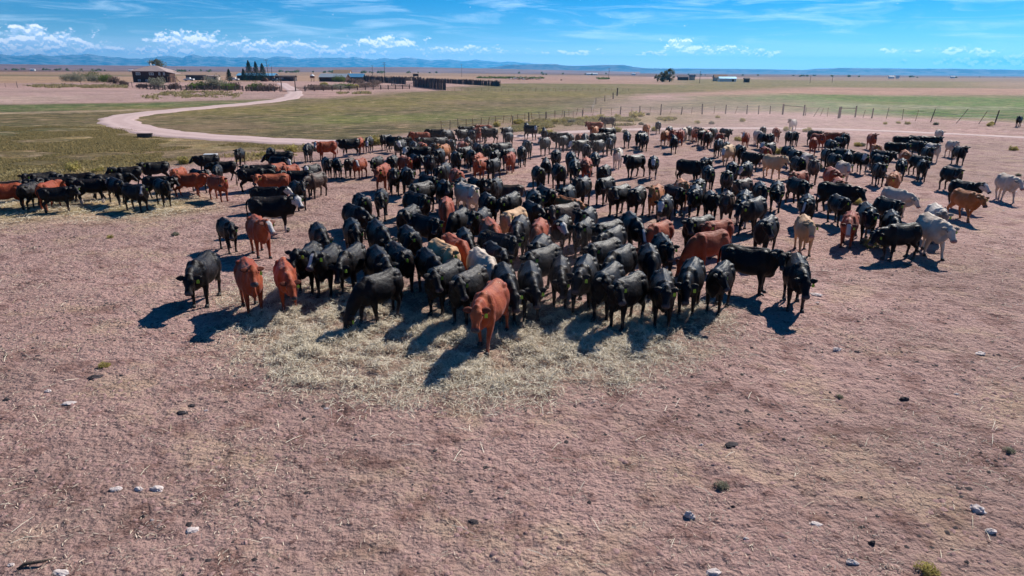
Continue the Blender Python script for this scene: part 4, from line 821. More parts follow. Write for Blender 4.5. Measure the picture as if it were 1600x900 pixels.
def torso(mb, dz=0.):
    seg = 20; v = []; f = []
    for (y, zt, zb, hw) in S_:
        zc = zb + (zt - zb) * .44
        for j in range(seg):
            t = 2 * math.pi * j / seg; c_, s_ = math.cos(t), math.sin(t)
            if s_ > 0: X_ = hw * math.copysign(abs(c_) ** .9, c_) * (1 - .22 * s_); Z_ = zc + (zt - zc) * s_ ** 1.05
            else: X_ = hw * math.copysign(abs(c_) ** .8, c_); Z_ = zc + (zc - zb) * -(abs(s_) ** .95)
            v.append((X_, y, Z_ + dz))
    for i in range(len(S_) - 1):
        for j in range(seg): k = (j + 1) % seg; f.append((i * seg + j, i * seg + k, (i + 1) * seg + k, (i + 1) * seg + j))
    f.append(tuple(range(seg))[::-1]); f.append(tuple(range((len(S_) - 1) * seg, len(S_) * seg))); mb.add(v, f)
def interp(pts, rs, k=4):
    P = []; R_ = []
    for i in range(len(pts) - 1):
        p0, p1, p2, p3 = (Vector(pts[max(i - 1, 0)]), Vector(pts[i]), Vector(pts[i + 1]), Vector(pts[min(i + 2, len(pts) - 1)]))
        for j in range(k):
            t = j / k; P.append(.5 * (2 * p1 + (p2 - p0) * t + (2 * p0 - 5 * p1 + 4 * p2 - p3) * t * t + (3 * p1 - p0 - 3 * p2 + p3) * t ** 3))
            a, b = rs[i], rs[i + 1]; s = t * t * (3 - 2 * t); R_.append((a[0] * (1 - s) + b[0] * s, a[1] * (1 - s) + b[1] * s))
    P.append(Vector(pts[-1])); R_.append(rs[-1]); return P, R_
POSE = {  # poll position reach, poll height, face pitch (deg down), head yaw, leg swing
    'ahead': (-1.08, 1.33, 50, 0, 0), 'high': (-1.04, 1.45, 42, 6, 0), 'low': (-1.18, 1.10, 54, -8, 0), 'walk': (-1.13, 1.25, 48, 4, 1),
    'ahead_b': (-1.12, 1.24, 54, 22, .35), 'ahead_c': (-1.07, 1.38, 46, -20, -.45), 'walk_b': (-1.15, 1.20, 50, -12, -1),
    'turn_r': (-1.04, 1.36, 48, 58, 0), 'turn_l': (-1.04, 1.36, 48, -58, 0), 'graze': (-1.20, .52, 76, 10, .5), 'lie': (-1.0, .95, 52, -20, 0)}
def make_cow_mesh(pose):
    reach, ph, pit, yaw, sw = POSE[pose]; pit, yaw = rad(pit), rad(yaw); dz = -.50 if pose == 'lie' else 0.; mb = MB(); torso(mb, dz)
    # legs
    hoofs = []
    if pose != 'lie':
        for s in (-1, 1):
            a = sw * .16 * s; b_ = -sw * .16 * s
            pts = [(s * .15, -.49, 1.02), (s * .19, -.50, .80), (s * .19, -.47 + a * .3, .62), (s * .185, -.495 + a, .40), (s * .18, -.485 + a * 1.3, .24), (s * .18, -.49 + a * 1.6, .11), (s * .18, -.53 + a * 1.7, .0)]
            P, R_ = interp(pts, [(.10, .19), (.105, .155), (.085, .105), (.064, .068), (.046, .048), (.050, .052), (.058, .068)]); mb.tube(P, R_, (1, 0, 0), 12); hoofs.append(Vector((s * .18, -.54 + a * 1.7, 0)))
            pts = [(s * .15, .48, 1.12), (s * .20, .47, .92), (s * .21, .38 + b_ * .3, .72), (s * .195, .52 + b_ * .7, .54), (s * .185, .62 + b_, .44), (s * .18, .585 + b_ * 1.2, .26), (s * .18, .57 + b_ * 1.5, .11), (s * .18, .53 + b_ * 1.6, .0)]
            P, R_ = interp(pts, [(.12, .25), (.145, .25), (.115, .17), (.072, .09), (.056, .068), (.046, .048), (.050, .052), (.058, .068)]); mb.tube(P, R_, (1, 0, 0), 12); hoofs.append(Vector((s * .18, .52 + b_ * 1.6, 0)))
    else:
        for s in (-1, 1):
            P, R_ = interp([(s * .20, -.45, .45), (s * .28, -.62, .2), (s * .26, -.78, .10), (s * .22, -.50, .06), (s * .22, -.38, .06)], [(.11, .15), (.08, .1), (.06, .06), (.045, .045), (.05, .05)]); mb.tube(P, R_, (0, 0, 1), 12)
            P, R_ = interp([(s * .22, .45, .5), (s * .38, .28, .22), (s * .40, .50, .12), (s * .38, .30, .06), (s * .36, .12, .05)], [(.16, .22), (.11, .14), (.06, .07), (.045, .045), (.05, .05)]); mb.tube(P, R_, (0, 0, 1), 12)
    for s in (-1, 1):      # hook bones, pin bones, shoulder blades, stifle
        for c_, r_ in (((s * .185, .48, 1.225), (.085, .14, .085)), ((s * .10, .68, 1.17), (.06, .08, .07)), ((s * .13, -.50, 1.14), (.12, .14, .20)), ((s * .20, -.50, .98), (.10, .17, .22)), ((s * .24, .40, .98), (.12, .22, .24))):
            q = [(0, -r_[1]), (.5, -r_[1] * .86), (.86, -r_[1] * .5), (1, 0), (.86, r_[1] * .5), (.5, r_[1] * .86), (.02, r_[1])]
            mb.tube([(c_[0], c_[1] + a_[1], c_[2] + dz) for a_ in q], [(max(.02, a_[0]) * r_[0], max(.02, a_[0]) * r_[2]) for a_ in q], (1, 0, 0), 12)
    mb.tube([(0, .78, 1.24 + dz), (0, .5, 1.355 + dz), (0, .1, 1.315 + dz), (0, -.3, 1.335 + dz), (0, -.6, 1.34 + dz)], [(.05, .03), (.05, .04), (.04, .035), (.05, .04), (.06, .04)], (1, 0, 0), 8)
    # neck and head
    piv = Vector((0, -.62, 0)); Rn = Matrix.Rotation(-yaw * .62, 3, 'Z'); poll = piv + Rn @ (Vector((0, reach, ph)) - piv)
    fd = Matrix.Rotation(-yaw, 3, 'Z') @ Vector((0, -math.cos(pit), -math.sin(pit))); side = Matrix.Rotation(-yaw, 3, 'Z') @ Vector((1, 0, 0)); up = side.cross(fd) * -1
    if up.z < 0: up = -up
    base = Vector((0, -.40, 1.06 + dz)); chest = Vector((0, -.68, 1.02 + dz)); mid = (chest * .5 + poll * .5) + Vector((0, 0, .02))
    P, R_ = interp([base, chest, mid, poll - fd * -.03 - up * .06], [(.16, .24), (.19, .275), (.145, .215), (.112, .145)]); mb.tube(P, R_, side, 16)
    hp = [(-.06, .06, .06, -.03), (.0, .105, .10, -.03), (.07, .125, .125, -.045), (.15, .138, .135, -.05), (.21, .122, .128, -.05), (.29, .096, .112, -.045), (.37, .082, .092, -.035), (.43, .088, .084, -.03), (.48, .104, .086, -.028), (.525, .088, .068, -.028), (.55, .05, .04, -.03)]
    HK = 1.12; hp = [(q[0], q[1] * HK, q[2] * HK, q[3] * HK) for q in hp]
    P, R_ = interp([poll + fd * q[0] + up * q[3] for q in hp], [(q[1], q[2]) for q in hp], 3); mb.tube(P, R_, side, 16)
    th = poll + fd * .22 - up * .15; br = Vector((0, -.74, .66 + dz))
    if pose not in ('graze',): P, R_ = interp([th, th * .5 + br * .5 + Vector((0, .04, -.02)), br, br + Vector((0, .22, -.08))], [(.035, .06), (.045, .12), (.08, .11), (.07, .07)]); mb.tube(P, R_, side, 12)
    for s in (-1, 1):      # brow ridges and nostril wings
        c_ = poll + fd * .15 + side * s * .105 + up * .045; mb.tube([c_ - fd * .06, c_, c_ + fd * .06], [(.02, .02), (.038, .035), (.02, .02)], side, 8)
        c_ = poll + fd * .535 + side * s * .052 + up * .02; mb.tube([c_ - fd * .035, c_, c_ + fd * .03], [(.015, .015), (.03, .028), (.012, .012)], side, 8)
    mb.tube([poll - fd * .05 - up * .02, poll - fd * .02 + up * .03, poll + fd * .05 + up * .045], [(.05, .04), (.075, .06), (.05, .03)], side, 10)
    me = mb.mesh('body'); tmp = bpy.data.objects.new('tmp', me); sc.collection.objects.link(tmp)
    m1 = tmp.modifiers.new('r', 'REMESH'); m1.mode = 'VOXEL'; m1.voxel_size = .021; m1.use_smooth_shade = True
    m2 = tmp.modifiers.new('s', 'SMOOTH'); m2.factor = .5; m2.iterations = 8
    dg = bpy.context.evaluated_depsgraph_get(); ev = tmp.evaluated_get(dg); bm_ = bpy.data.meshes.new_from_object(ev); bpy.data.objects.remove(tmp)
    # ears, tail, poll tuft joined into the same mesh
    ex = MB(); ears = []
    nb = len(bm_.vertices)
    for s in (-1, 1):
        d = (side * s * .97 + up * .05 - fd * .12).normalized(); r0 = poll + fd * .06 + side * s * .085 + up * -.01; nrm = fd.cross(d).normalized()
        pts = [r0 + d * t - fd * 0 + Vector((0, 0, -.05 * t)) for t in (0, .05, .12, .19, .24)]; ex.tube(pts, [(.026, .022), (.064, .014), (.078, .012), (.052, .010), (.010, .006)], side=d.cross(up).normalized() if True else side, seg=10)
    nt_ear = len(ex.v)
    if pose != 'lie':
        P, R_ = interp([(0, .70, 1.27), (0, .80, 1.17), (.02, .82, .95), (.03, .81, .72), (.03, .82, .55), (.02, .82, .34)], [(.045, .04), (.032, .03), (.022, .022), (.020, .020), (.045, .045), (.012, .012)]); ex.tube(P, R_, (1, 0, 0), 8)
    else: P, R_ = interp([(0, .72, .76), (.08, .83, .5), (.2, .9, .15), (.3, .85, .05)], [(.045, .04), (.03, .03), (.025, .025), (.02, .02)]); ex.tube(P, R_, (1, 0, 0), 8)
    e_me = ex.mesh('ex', True); bm = bmesh.new(); bm.from_mesh(bm_); bm.from_mesh(e_me); me = bpy.data.meshes.new('cow_' + pose); bm.to_mesh(me); bm.free()
    for q in me.polygons: q.use_smooth = True
    k = len(me.vertices); co = np.empty(k * 3, np.float32); me.vertices.foreach_get('co', co); co = co.reshape(-1, 3)
    pv = np.array(poll); t = (co - pv) @ np.array(fd); l = (co - pv) @ np.array(side); u = (co - pv) @ np.array(up)
    inh = (t > -.10) & (t < .72) & (np.abs(l) < .16) & (np.abs(u) < .24); ear = np.zeros(k); ear[nb:nb + nt_ear] = 1; inh = inh & (ear == 0)
    ss = lambda x_, a, b: np.clip((x_ - a) / (b - a), 0, 1)
    A_ = {'ear': ear, 'head': inh * ss(t, -.1, .0), 'face': inh * ss(t, -.02, .06), 'muzzle': inh * ss(t, .455, .49), 'blaze': inh * ss(t, .0, .06) * (1 - ss(np.abs(l), .035, .06)) * (u > -.08), 'blazewide': inh * ss(t, .0, .06) * (1 - ss(np.abs(l), .07, .10)) * (u > -.14),
          'belly': np.maximum((co[:, 2] < .66) * (co[:, 2] > .46) * (np.abs(co[:, 0]) < .2) * (co[:, 1] > -.9) * (co[:, 1] < .4), (co[:, 2] < .25)) * (0 if pose == 'lie' else 1)}
    for nm, v_ in A_.items(): a_ = me.attributes.new(nm, 'FLOAT', 'POINT'); a_.data.foreach_set('value', v_.astype(np.float32))
    info = dict(poll=poll, fd=fd, side=side, up=up, hoofs=hoofs); return me, info
COW = {}
def ico(nm, r, sc3=(1, 1, 1), sub=2):
    bm = bmesh.new(); bmesh.ops.create_icosphere(bm, subdivisions=sub, radius=r)
    for v in bm.verts: v.co = Vector((v.co.x * sc3[0], v.co.y * sc3[1], v.co.z * sc3[2]))
    me = bpy.data.meshes.new(nm); bm.to_mesh(me); bm.free()
    for q in me.polygons: q.use_smooth = True
    return me
EYE = ico('eye', .024)
hb_ = MB(); hb_.tube([(0, 0, .085), (0, -.01, .05), (0, -.03, .0)], [(.050, .055), (.058, .068), (.066, .085)], seg=12); HOOF = hb_.mesh('hoof', True)
tb_ = MB(); tb_.add([(-.018, 0, 0), (.018, 0, 0), (.036, 0, -.035), (.036, 0, -.10), (-.036, 0, -.10), (-.036, 0, -.035)] + [(-.018, .006, 0), (.018, .006, 0), (.036, .006, -.035), (.036, .006, -.10), (-.036, .006, -.10), (-.036, .006, -.035)],
                       [(0, 1, 2, 3, 4, 5), (11, 10, 9, 8, 7, 6)] + [(i, (i + 1) % 6, 6 + (i + 1) % 6, 6 + i) for i in range(6)]); TAG = tb_.mesh('ear_tag')
for m_, me in ((eyem, EYE), (hoofm, HOOF), (tagm, TAG)): me.materials.append(m_)
def make_proto(pose):
    me, inf = make_cow_mesh(pose); me.materials.append(COATS['k']); root = bpy.data.objects.new('cow', me); parts = []
    for s in (-1, 1):
        e = bpy.data.objects.new('eye', EYE); e.location = inf['poll'] + inf['fd'] * .16 + inf['side'] * s * .135 + inf['up'] * -.012; parts.append(e)
    t = bpy.data.objects.new('ear_tag', TAG); t.location = inf['poll'] + inf['fd'] * .075 + inf['side'] * .215 + inf['up'] * -.03 + Vector((0, 0, -.015)) + inf['fd'] * .02
    f2 = Vector((inf['fd'].x, inf['fd'].y, 0)); t.rotation_euler.z = math.atan2(f2.y, f2.x) + math.pi / 2; parts.append(t)
    hf = []
    for h in inf['hoofs']: o = bpy.data.objects.new('hoof', HOOF); o.location = h; hf.append(o)
    return root, parts, hf
TABLE = """-23.73|31.81|-53|0.91|r|turn_l|red cow cut off at the left
-24.01|32.35|127|0.92|k|turn_r|black cow side-on facing right, nearest such behind the red cow cut off at the left
-24.20|35.12|-35|0.93|k|turn_l|black cow side-on, facing left, third such left of the white-faced cow of the left bunch
-22.20|33.41|-56|0.95|k|turn_l|black cow side-on, facing left, second such left of the white-faced cow of the left bunch
-22.72|31.91|185|0.92|k|ahead_b|black cow seen from behind, nearest such left of the white-faced cow of the left bunch
-21.96|32.07|184|0.94|r|ahead_b|red-brown cow seen from behind, nearest such left of the white-faced cow of the left bunch
-21.14|31.33|119|0.84|k|turn_r|black cow side-on facing right, nearest such left of the white-faced cow of the left bunch
-20.80|33.53|112|0.89|kb|turn_r|white-faced cow of the left bunch
-22.07|34.74|-58|0.95|k|turn_l|black cow side-on, facing left, nearest such left of the white-faced cow of the left bunch
-20.72|34.98|131|0.91|k|walk|black cow side-on facing right, nearest such right of the white-faced cow of the left bunch
-19.36|33.22|45|0.94|k|walk|black cow facing camera, nearest such left of the white-spotted black cow of the left bunch
-21.53|38.41|-51|0.85|k|ahead_c|black cow side-on facing left, nearest such behind the white-spotted black cow of the left bunch
-20.90|40.24|-48|0.89|k|turn_l|black cow side-on, facing left, nearest such left of the small red cow standing apart left
-18.52|37.89|-3|0.87|r|turn_l|red-brown cow angled left, nearest such behind the side-on red cow of the left bunch
-16.98|35.60|100|0.90|r|ahead_b|side-on red cow of the left bunch
-17.07|37.02|46|0.90|k|ahead_c|black cow angled right, nearest such right of the side-on red cow of the left bunch
-19.66|44.51|-46|0.84|ks|ahead_b|white-blazed black cow side-on facing left in the herd
-17.13|40.90|-67|0.86|k|walk_b|black cow side-on facing left, nearest such behind the small red cow standing apart left
-16.94|39.27|16|0.87|k|low|black cow head lowered, facing camera, nearest such behind the small red cow standing apart left
-14.97|34.57|52|0.94|r|turn_r|small red cow standing apart left
-17.63|31.70|65|0.93|ks|turn_r|white-spotted black cow of the left bunch
-18.18|34.80|98|0.86|k|ahead_b|black cow side-on facing right, nearest such left of the small red cow standing apart left
-17.03|33.04|42|0.93|k|ahead|black cow facing camera, nearest such left of the side-on red cow of the left bunch
-19.01|47.99|7|0.85|k|ahead_c|black cow facing the camera, nearest such behind the small red cow standing apart left
-16.53|47.13|19|0.96|k|ahead_c|black cow facing the camera, nearest such behind the side-on red cow with turned head
-15.39|46.00|-66|0.90|ks|low|white-blazed black cow head lowered, side-on facing left in the herd
-14.80|43.43|62|0.88|kb|ahead_b|white-faced black cow angled right, nearest such behind the side-on red cow with turned head
-14.23|37.26|111|0.94|k|low|black cow head lowered, side-on facing right in the herd
-13.64|39.71|-24|0.91|r|turn_l|red-brown cow angled to the left, nearest such behind the side-on red cow with turned head
-12.62|38.88|-18|0.91|r|turn_l|red-brown cow angled left, nearest such in front of the little red cow near the road
-13.92|38.04|-70|1.00|k|turn_l|black cow side-on facing left, nearest such behind the side-on red cow with turned head
-12.14|34.78|-61|0.99|r|turn_l|side-on red cow with turned head
-11.45|39.12|-20|0.92|kb|turn_l|white-faced black cow angled left, nearest such right of the side-on red cow with turned head
-11.25|36.04|-73|1.00|k|turn_l|black cow side-on, facing left, nearest such right of the side-on red cow with turned head
-10.26|35.67|-20|0.95|d|low|dark brown cow head lowered, angled to the left in the herd
-10.30|32.60|32|0.97|k|high|black cow facing camera, nearest such right of the side-on red cow with turned head
-11.55|31.77|90|0.91|kb|ahead|white-faced black cow side-on facing right, second such behind the white-faced black cow standing side-on
-9.95|27.66|108|1.08|kb|turn_r|white-faced black cow standing side-on
-14.89|50.22|9|0.97|k|low|black cow head lowered, facing camera, nearest such behind the side-on red cow with turned head
-13.85|51.54|-55|1.00|rb|turn_l|little red cow near the road
-12.62|53.82|-57|0.99|kb|ahead_b|white-faced black cow side-on facing left, nearest such behind the white-faced black cow standing side-on
-12.35|55.79|-2|0.92|rb|ahead_c|white-faced red-brown cow facing camera, nearest such right of the little red cow near the road
-11.45|42.29|22|0.93|k|ahead|black cow facing camera, nearest such in front of the little red cow near the road
-10.83|42.34|21|0.90|k|low|black cow head lowered, facing the camera, third such behind the white-faced black cow standing side-on
-10.17|42.78|-1|0.90|d|turn_l|dark brown cow facing camera, nearest such left of the black cow lying on the ground
-9.48|42.55|-16|0.89|rb|turn_l|white-faced red-brown cow angled to the left in the herd
-10.50|24.56|38|0.87|k|ahead_b|black cow facing the camera, nearest such to the left of the white-faced red cow
-9.13|24.00|32|1.04|rb|ahead_c|white-faced red cow in the herd
-6.72|23.18|23|0.96|k|low|black cow head lowered, facing the camera, nearest such behind the red cow chewing hay
-11.67|56.25|1|0.97|kb|low|white-faced black cow head lowered, facing the camera in the herd
-10.66|58.42|-26|0.95|k|turn_l|black cow angled left, nearest such left of the black cow lying on the ground
-9.85|56.78|53|0.95|k|turn_r|black cow angled right, nearest such left of the black cow lying on the ground
-8.50|52.24|-12|1.07|kb|turn_l|white-faced black cow angled left, nearest such left of the red cow behind a lying one
-9.06|61.06|-72|0.97|k|lie|black cow lying on the ground
-7.99|60.81|-67|0.95|r|ahead_c|red cow behind a lying one
-6.86|63.47|-79|0.97|k|ahead|black cow side-on, facing left, nearest such right of the red cow behind a lying one
-7.36|51.41|15|1.05|ks|walk|white-blazed black cow facing camera, nearest such left of the red cow behind another red back
-6.78|51.87|22|0.97|r|turn_r|red-brown cow facing camera, nearest such in front of the red cow behind a lying one
-6.59|54.78|-63|1.04|k|turn_l|black cow side-on, facing left, nearest such right of the black cow lying on the ground
-5.87|57.12|-37|0.91|kb|turn_l|white-faced black cow angled left, nearest such right of the red cow behind a lying one
-4.94|49.27|-16|1.06|o|high|orange-brown cow angled left, nearest such in front of the red cow behind a lying one
-6.44|47.60|-72|1.07|kb|turn_l|white-faced black cow side-on facing left, nearest such behind the head-down red cow in the middle
-5.89|51.15|14|0.96|k|high|black cow facing camera, nearest such in front of the red cow behind a lying one
-6.18|43.45|22|1.01|k|ahead_c|black cow facing camera, nearest such in front of the black cow lying on the ground
-5.15|42.46|14|1.04|k|high|black cow facing camera, third such in front of the red cow behind a lying one
-6.72|42.90|34|0.96|r|turn_r|red-brown cow angled right, nearest such in front of the black cow lying on the ground
-7.64|43.50|-4|0.96|k|turn_l|black cow facing camera, nearest such right of the little red cow near the road
-8.57|43.48|-10|0.91|k|walk_b|black cow angled left, nearest such in front of the black cow lying on the ground
-7.18|37.97|-4|1.09|r|walk|red-brown cow facing camera, nearest such right of the little red cow near the road
-6.44|36.99|14|0.98|k|high|black cow facing camera, second such right of the little red cow near the road
-5.69|36.78|13|1.06|k|ahead_c|black cow facing camera, second such left of the white cow right of a grazing red
-3.88|38.81|-5|1.08|k|ahead_b|black cow facing the camera, second such behind the white cow right of a grazing red
-5.87|61.62|155|1.03|k|graze|black cow head down, seen from behind in the herd
-4.60|63.67|-32|0.96|k|ahead_c|black cow angled to the left, nearest such behind the red cow behind another red back
-4.40|67.71|-66|0.96|k|turn_l|black cow side-on facing left, second such behind the red cow behind another red back
-3.36|64.19|17|1.01|r|high|red-brown cow facing camera, second such right of the red cow behind a lying one
-2.89|70.21|-78|0.93|r|turn_l|red-brown cow side-on facing left, nearest such behind the red cow behind another red back
-2.74|66.64|2|1.01|k|walk|black cow facing the camera, third such behind the red cow behind another red back
-2.17|64.58|-68|1.01|k|ahead_c|black cow side-on facing left, nearest such behind the red cow behind another red back
-4.67|52.44|5|1.07|k|ahead_c|black cow facing camera, nearest such right of the red cow behind a lying one
-3.70|50.83|11|1.08|r|ahead_c|red-brown cow facing camera, nearest such right of the red cow behind a lying one
-2.79|46.72|11|1.00|k|ahead|black cow facing camera, nearest such left of the red cow behind another red back
-3.73|44.99|8|1.04|k|ahead_c|black cow facing camera, second such left of the red cow behind another red back
-2.52|49.90|17|1.08|k|ahead_b|black cow facing the camera, nearest such behind the red cow behind another red back
-1.87|50.28|9|1.00|k|walk_b|black cow facing the camera, second such behind the red cow behind another red back
-1.20|46.58|-13|1.00|k|turn_l|black cow facing camera, nearest such right of the red cow behind another red back
-2.27|44.86|-8|1.00|r|walk|red cow behind another red back
-1.95|42.34|-26|0.98|r|turn_l|red-brown cow angled left, nearest such in front of the red cow behind another red back
-0.17|45.74|-7|0.97|r|ahead_b|red-brown cow facing camera, nearest such right of the red cow behind another red back
-1.19|42.08|-20|0.98|k|ahead_c|black cow angled left, nearest such right of the red cow behind another red back
-2.97|36.50|19|1.05|r|turn_r|red-brown cow facing the camera, nearest such behind the white cow right of a grazing red
1.69|68.30|42|1.04|kb|turn_r|white-faced black cow angled right, nearest such right of the red cow behind another red back
0.64|48.98|6|1.01|k|ahead_b|black cow facing camera, second such right of the red cow behind another red back
1.45|38.48|12|0.99|k|turn_r|black cow facing the camera, third such behind the buff cow with the brown face
2.90|64.67|177|0.99|k|ahead_c|black cow seen from behind, nearest such to the left of the black cow farthest back
2.56|55.57|-21|1.02|ks|high|white-blazed black cow angled to the left, nearest such behind the orange-red cow turned side-on
4.28|61.29|-84|0.97|k|ahead|black cow side-on facing left, nearest such to the left of the black cow farthest back
4.95|60.29|-12|0.92|k|high|black cow facing the camera, nearest such to the left of the black cow farthest back
8.71|74.02|-87|1.03|r|turn_l|red-brown cow side-on facing left, nearest such to the left of the black cow farthest back
8.13|69.50|-21|0.92|o|high|orange-brown cow facing the camera, nearest such in front of the black cow farthest back
11.40|83.55|-88|0.97|k|ahead_c|black cow farthest back
5.84|60.98|-27|0.93|r|turn_l|red-brown cow angled left, nearest such left of the black cow farthest back
6.15|59.80|-6|1.00|ks|low|white-blazed black cow head lowered, facing the camera, nearest such behind the orange-red cow turned side-on
5.25|53.08|-49|1.06|kb|ahead|white-faced black cow angled left, nearest such left of the white cow with the brown face
7.78|56.04|-4|0.98|ks|ahead|white-blazed black cow facing the camera, nearest such behind the white cow with the brown face
10.08|61.77|-9|1.02|ks|walk_b|white-blazed black cow facing camera, nearest such left of the far orange cow by the shrubs
7.27|47.96|-16|1.00|wp|high|white cow with the brown face
3.75|44.48|-1|1.09|k|walk_b|black cow facing camera, second such left of the white cow with the brown face
3.66|40.92|-5|1.07|k|low|black cow head lowered, facing the camera, nearest such behind the orange-red cow turned side-on
4.42|41.42|-6|1.09|r|walk_b|red-brown cow facing camera, nearest such left of the white cow with the brown face
5.36|45.16|-7|1.02|k|walk_b|black cow facing camera, nearest such left of the white cow with the brown face
5.15|38.90|-22|1.02|k|turn_l|black cow facing camera, nearest such in front of the white cow with the brown face
2.62|38.95|11|1.06|k|turn_r|black cow facing the camera, third such behind the orange-red cow turned side-on
1.98|41.42|177|1.02|k|ahead|black cow seen from behind, nearest such behind the orange-red cow turned side-on
13.86|72.99|-25|0.95|o|turn_l|far orange cow by the shrubs
15.61|70.01|-27|0.93|ks|turn_l|white-blazed black cow facing camera, nearest such right of the far orange cow by the shrubs
13.93|63.99|-30|0.96|o|turn_l|orange-brown cow angled left, nearest such right of the far orange cow by the shrubs
14.45|63.26|-13|1.04|r|high|red-brown cow facing camera, nearest such right of the far orange cow by the shrubs
15.36|64.06|-17|1.03|r|ahead_b|red-brown cow facing camera, second such right of the far orange cow by the shrubs
16.44|67.31|-21|0.99|w|ahead|white cow facing camera, nearest such right of the far orange cow by the shrubs
17.34|66.70|-7|0.92|r|high|red-brown cow facing camera, nearest such left of the buff cow with the pale face
17.24|61.68|-30|1.01|k|turn_l|black cow facing the camera, nearest such behind the buff cow with the pale face
17.61|63.37|-23|1.02|r|ahead_c|red-brown cow facing the camera, second such behind the buff cow with the pale face
11.20|60.75|-46|1.01|k|turn_l|black cow angled left, nearest such in front of the far orange cow by the shrubs
13.36|57.71|167|1.00|k|ahead_c|black cow seen from behind, nearest such right of the far orange cow by the shrubs
7.79|43.81|-46|1.06|k|ahead_c|black cow angled left, nearest such right of the white cow with the brown face
8.85|43.39|-12|1.01|kb|ahead|white-faced black cow facing camera, nearest such right of the white cow with the brown face
10.54|41.26|51|1.05|k|turn_r|black cow side-on facing right, nearest such left of the buff cow with the pale face
11.93|42.73|-8|1.00|k|ahead_c|black cow facing camera, nearest such left of the buff cow with the pale face
18.11|61.35|-9|1.01|r|ahead_c|red-brown cow facing the camera, nearest such behind the buff cow with the pale face
16.26|55.11|-24|1.05|ks|ahead_c|white-blazed black cow facing the camera, nearest such behind the buff cow with the pale face
15.56|50.07|-35|1.08|tb|walk_b|buff cow with the pale face
16.61|50.68|-4|1.04|k|ahead_b|black cow facing camera, nearest such right of the buff cow with the pale face
20.68|62.00|-26|0.99|rb|high|white-faced red-brown cow facing the camera, nearest such behind the buff cow with the pale face
16.06|46.81|24|0.96|k|ahead|black cow angled right, nearest such right of the buff cow with the pale face
22.82|65.10|-5|0.98|w|walk_b|white cow facing the camera, nearest such behind the buff cow looking to the right
22.82|61.79|-20|0.97|k|ahead|black cow facing the camera, nearest such behind the buff cow looking to the right
25.54|67.80|-13|1.02|r|low|red-brown cow head lowered, facing camera, nearest such behind the buff cow looking to the right
32.43|81.31|-43|0.99|wp|high|far white cow with the brown head
19.33|52.38|-42|1.04|kb|high|white-faced black cow angled left, nearest such behind the buff cow looking to the right
17.84|48.84|-6|1.06|r|turn_r|red-brown cow facing the camera, nearest such behind the buff cow looking to the right
16.52|43.96|15|1.07|t|ahead_c|buff cow looking to the right
20.07|50.63|-0|1.00|k|walk_b|black cow angled to the right, nearest such behind the buff cow looking to the right
17.78|42.97|-1|1.07|k|turn_r|black cow angled right, nearest such right of the buff cow looking to the right
15.27|36.63|-51|1.05|r|turn_l|red-brown cow angled left, nearest such in front of the buff cow looking to the right
27.97|64.74|20|1.04|k|turn_r|black cow angled right, nearest such right of the far white cow with the brown head
26.76|61.21|16|1.03|r|turn_r|red-brown cow angled right, nearest such behind the white cow with its head lowered away
24.63|57.04|157|1.03|r|ahead_b|red-brown cow seen from behind, nearest such behind the white cow with its head lowered away
29.32|64.03|66|0.98|r|turn_r|red-brown cow side-on facing right, nearest such behind the white cow with its head lowered away
30.35|64.60|18|0.93|k|turn_r|black cow angled right, second such right of the far white cow with the brown head
29.36|61.62|-11|1.02|k|turn_r|black cow facing camera, nearest such right of the far white cow with the brown head
25.09|54.84|-10|1.08|k|walk|black cow facing the camera, second such behind the white cow with its head lowered away
27.77|59.11|4|0.97|k|turn_r|black cow angled right, second such behind the white cow with its head lowered away
32.02|62.18|-13|1.00|r|high|red-brown cow facing the camera, nearest such behind the white cow with its head lowered away
19.31|45.30|-9|1.05|wp|ahead|dark-faced white cow facing camera, nearest such right of the buff cow looking to the right
18.24|41.71|-23|1.06|d|high|dark brown cow facing camera, nearest such right of the buff cow looking to the right
22.40|49.38|-10|0.98|k|high|black cow facing the camera, nearest such behind the white cow with its head lowered away
20.99|45.03|-3|1.06|k|turn_r|black cow angled right, nearest such behind the white cow with its head lowered away
22.52|46.50|154|1.05|k|ahead|black cow seen from behind, nearest such behind the white cow with its head lowered away
23.48|46.62|2|1.01|kb|turn_r|white-faced black cow angled to the right, nearest such behind the cream cow stretching its neck
19.88|41.45|-11|1.04|w|ahead|white cow with its head lowered away
17.76|38.18|-11|1.06|r|walk_b|red-brown cow facing camera, nearest such right of the buff cow looking to the right
27.27|52.06|-13|1.04|o|turn_r|orange-brown cow facing camera, nearest such right of the white cow with its head lowered away
25.45|47.88|15|1.05|k|ahead|black cow angled right, second such right of the white cow with its head lowered away
24.56|46.19|1|0.96|k|turn_r|black cow angled right, nearest such right of the white cow with its head lowered away
22.05|41.37|-17|0.98|k|high|black cow facing the camera, nearest such behind the cream cow stretching its neck
29.63|53.86|41|1.02|k|turn_r|black cow side-on facing right, nearest such behind the cream cow stretching its neck
33.65|60.14|46|0.99|k|ahead|black cow side-on facing right, second such behind the cream cow stretching its neck
35.49|61.70|6|0.94|kb|turn_r|white-faced black cow angled to the right, second such behind the cream cow stretching its neck
35.85|60.25|59|1.00|k|turn_r|black cow side-on facing right, nearest such behind the orange-brown cow walking beside a dark one
31.93|55.10|13|1.04|k|walk|black cow angled right, second such left of the black cow cut off at the right
42.02|68.89|-17|0.92|w|walk|white cow at the edge of the track
32.22|53.28|-2|1.02|wp|turn_r|dark-faced white cow angled to the right in the herd
30.36|50.75|-16|0.99|k|high|black cow facing camera, nearest such left of the white cow walking at the right edge
35.71|56.48|-4|0.97|w|turn_r|white cow angled right, nearest such behind the orange-brown cow walking beside a dark one
33.24|51.62|-11|0.98|k|high|black cow angled right, nearest such behind the white cow walking at the right edge
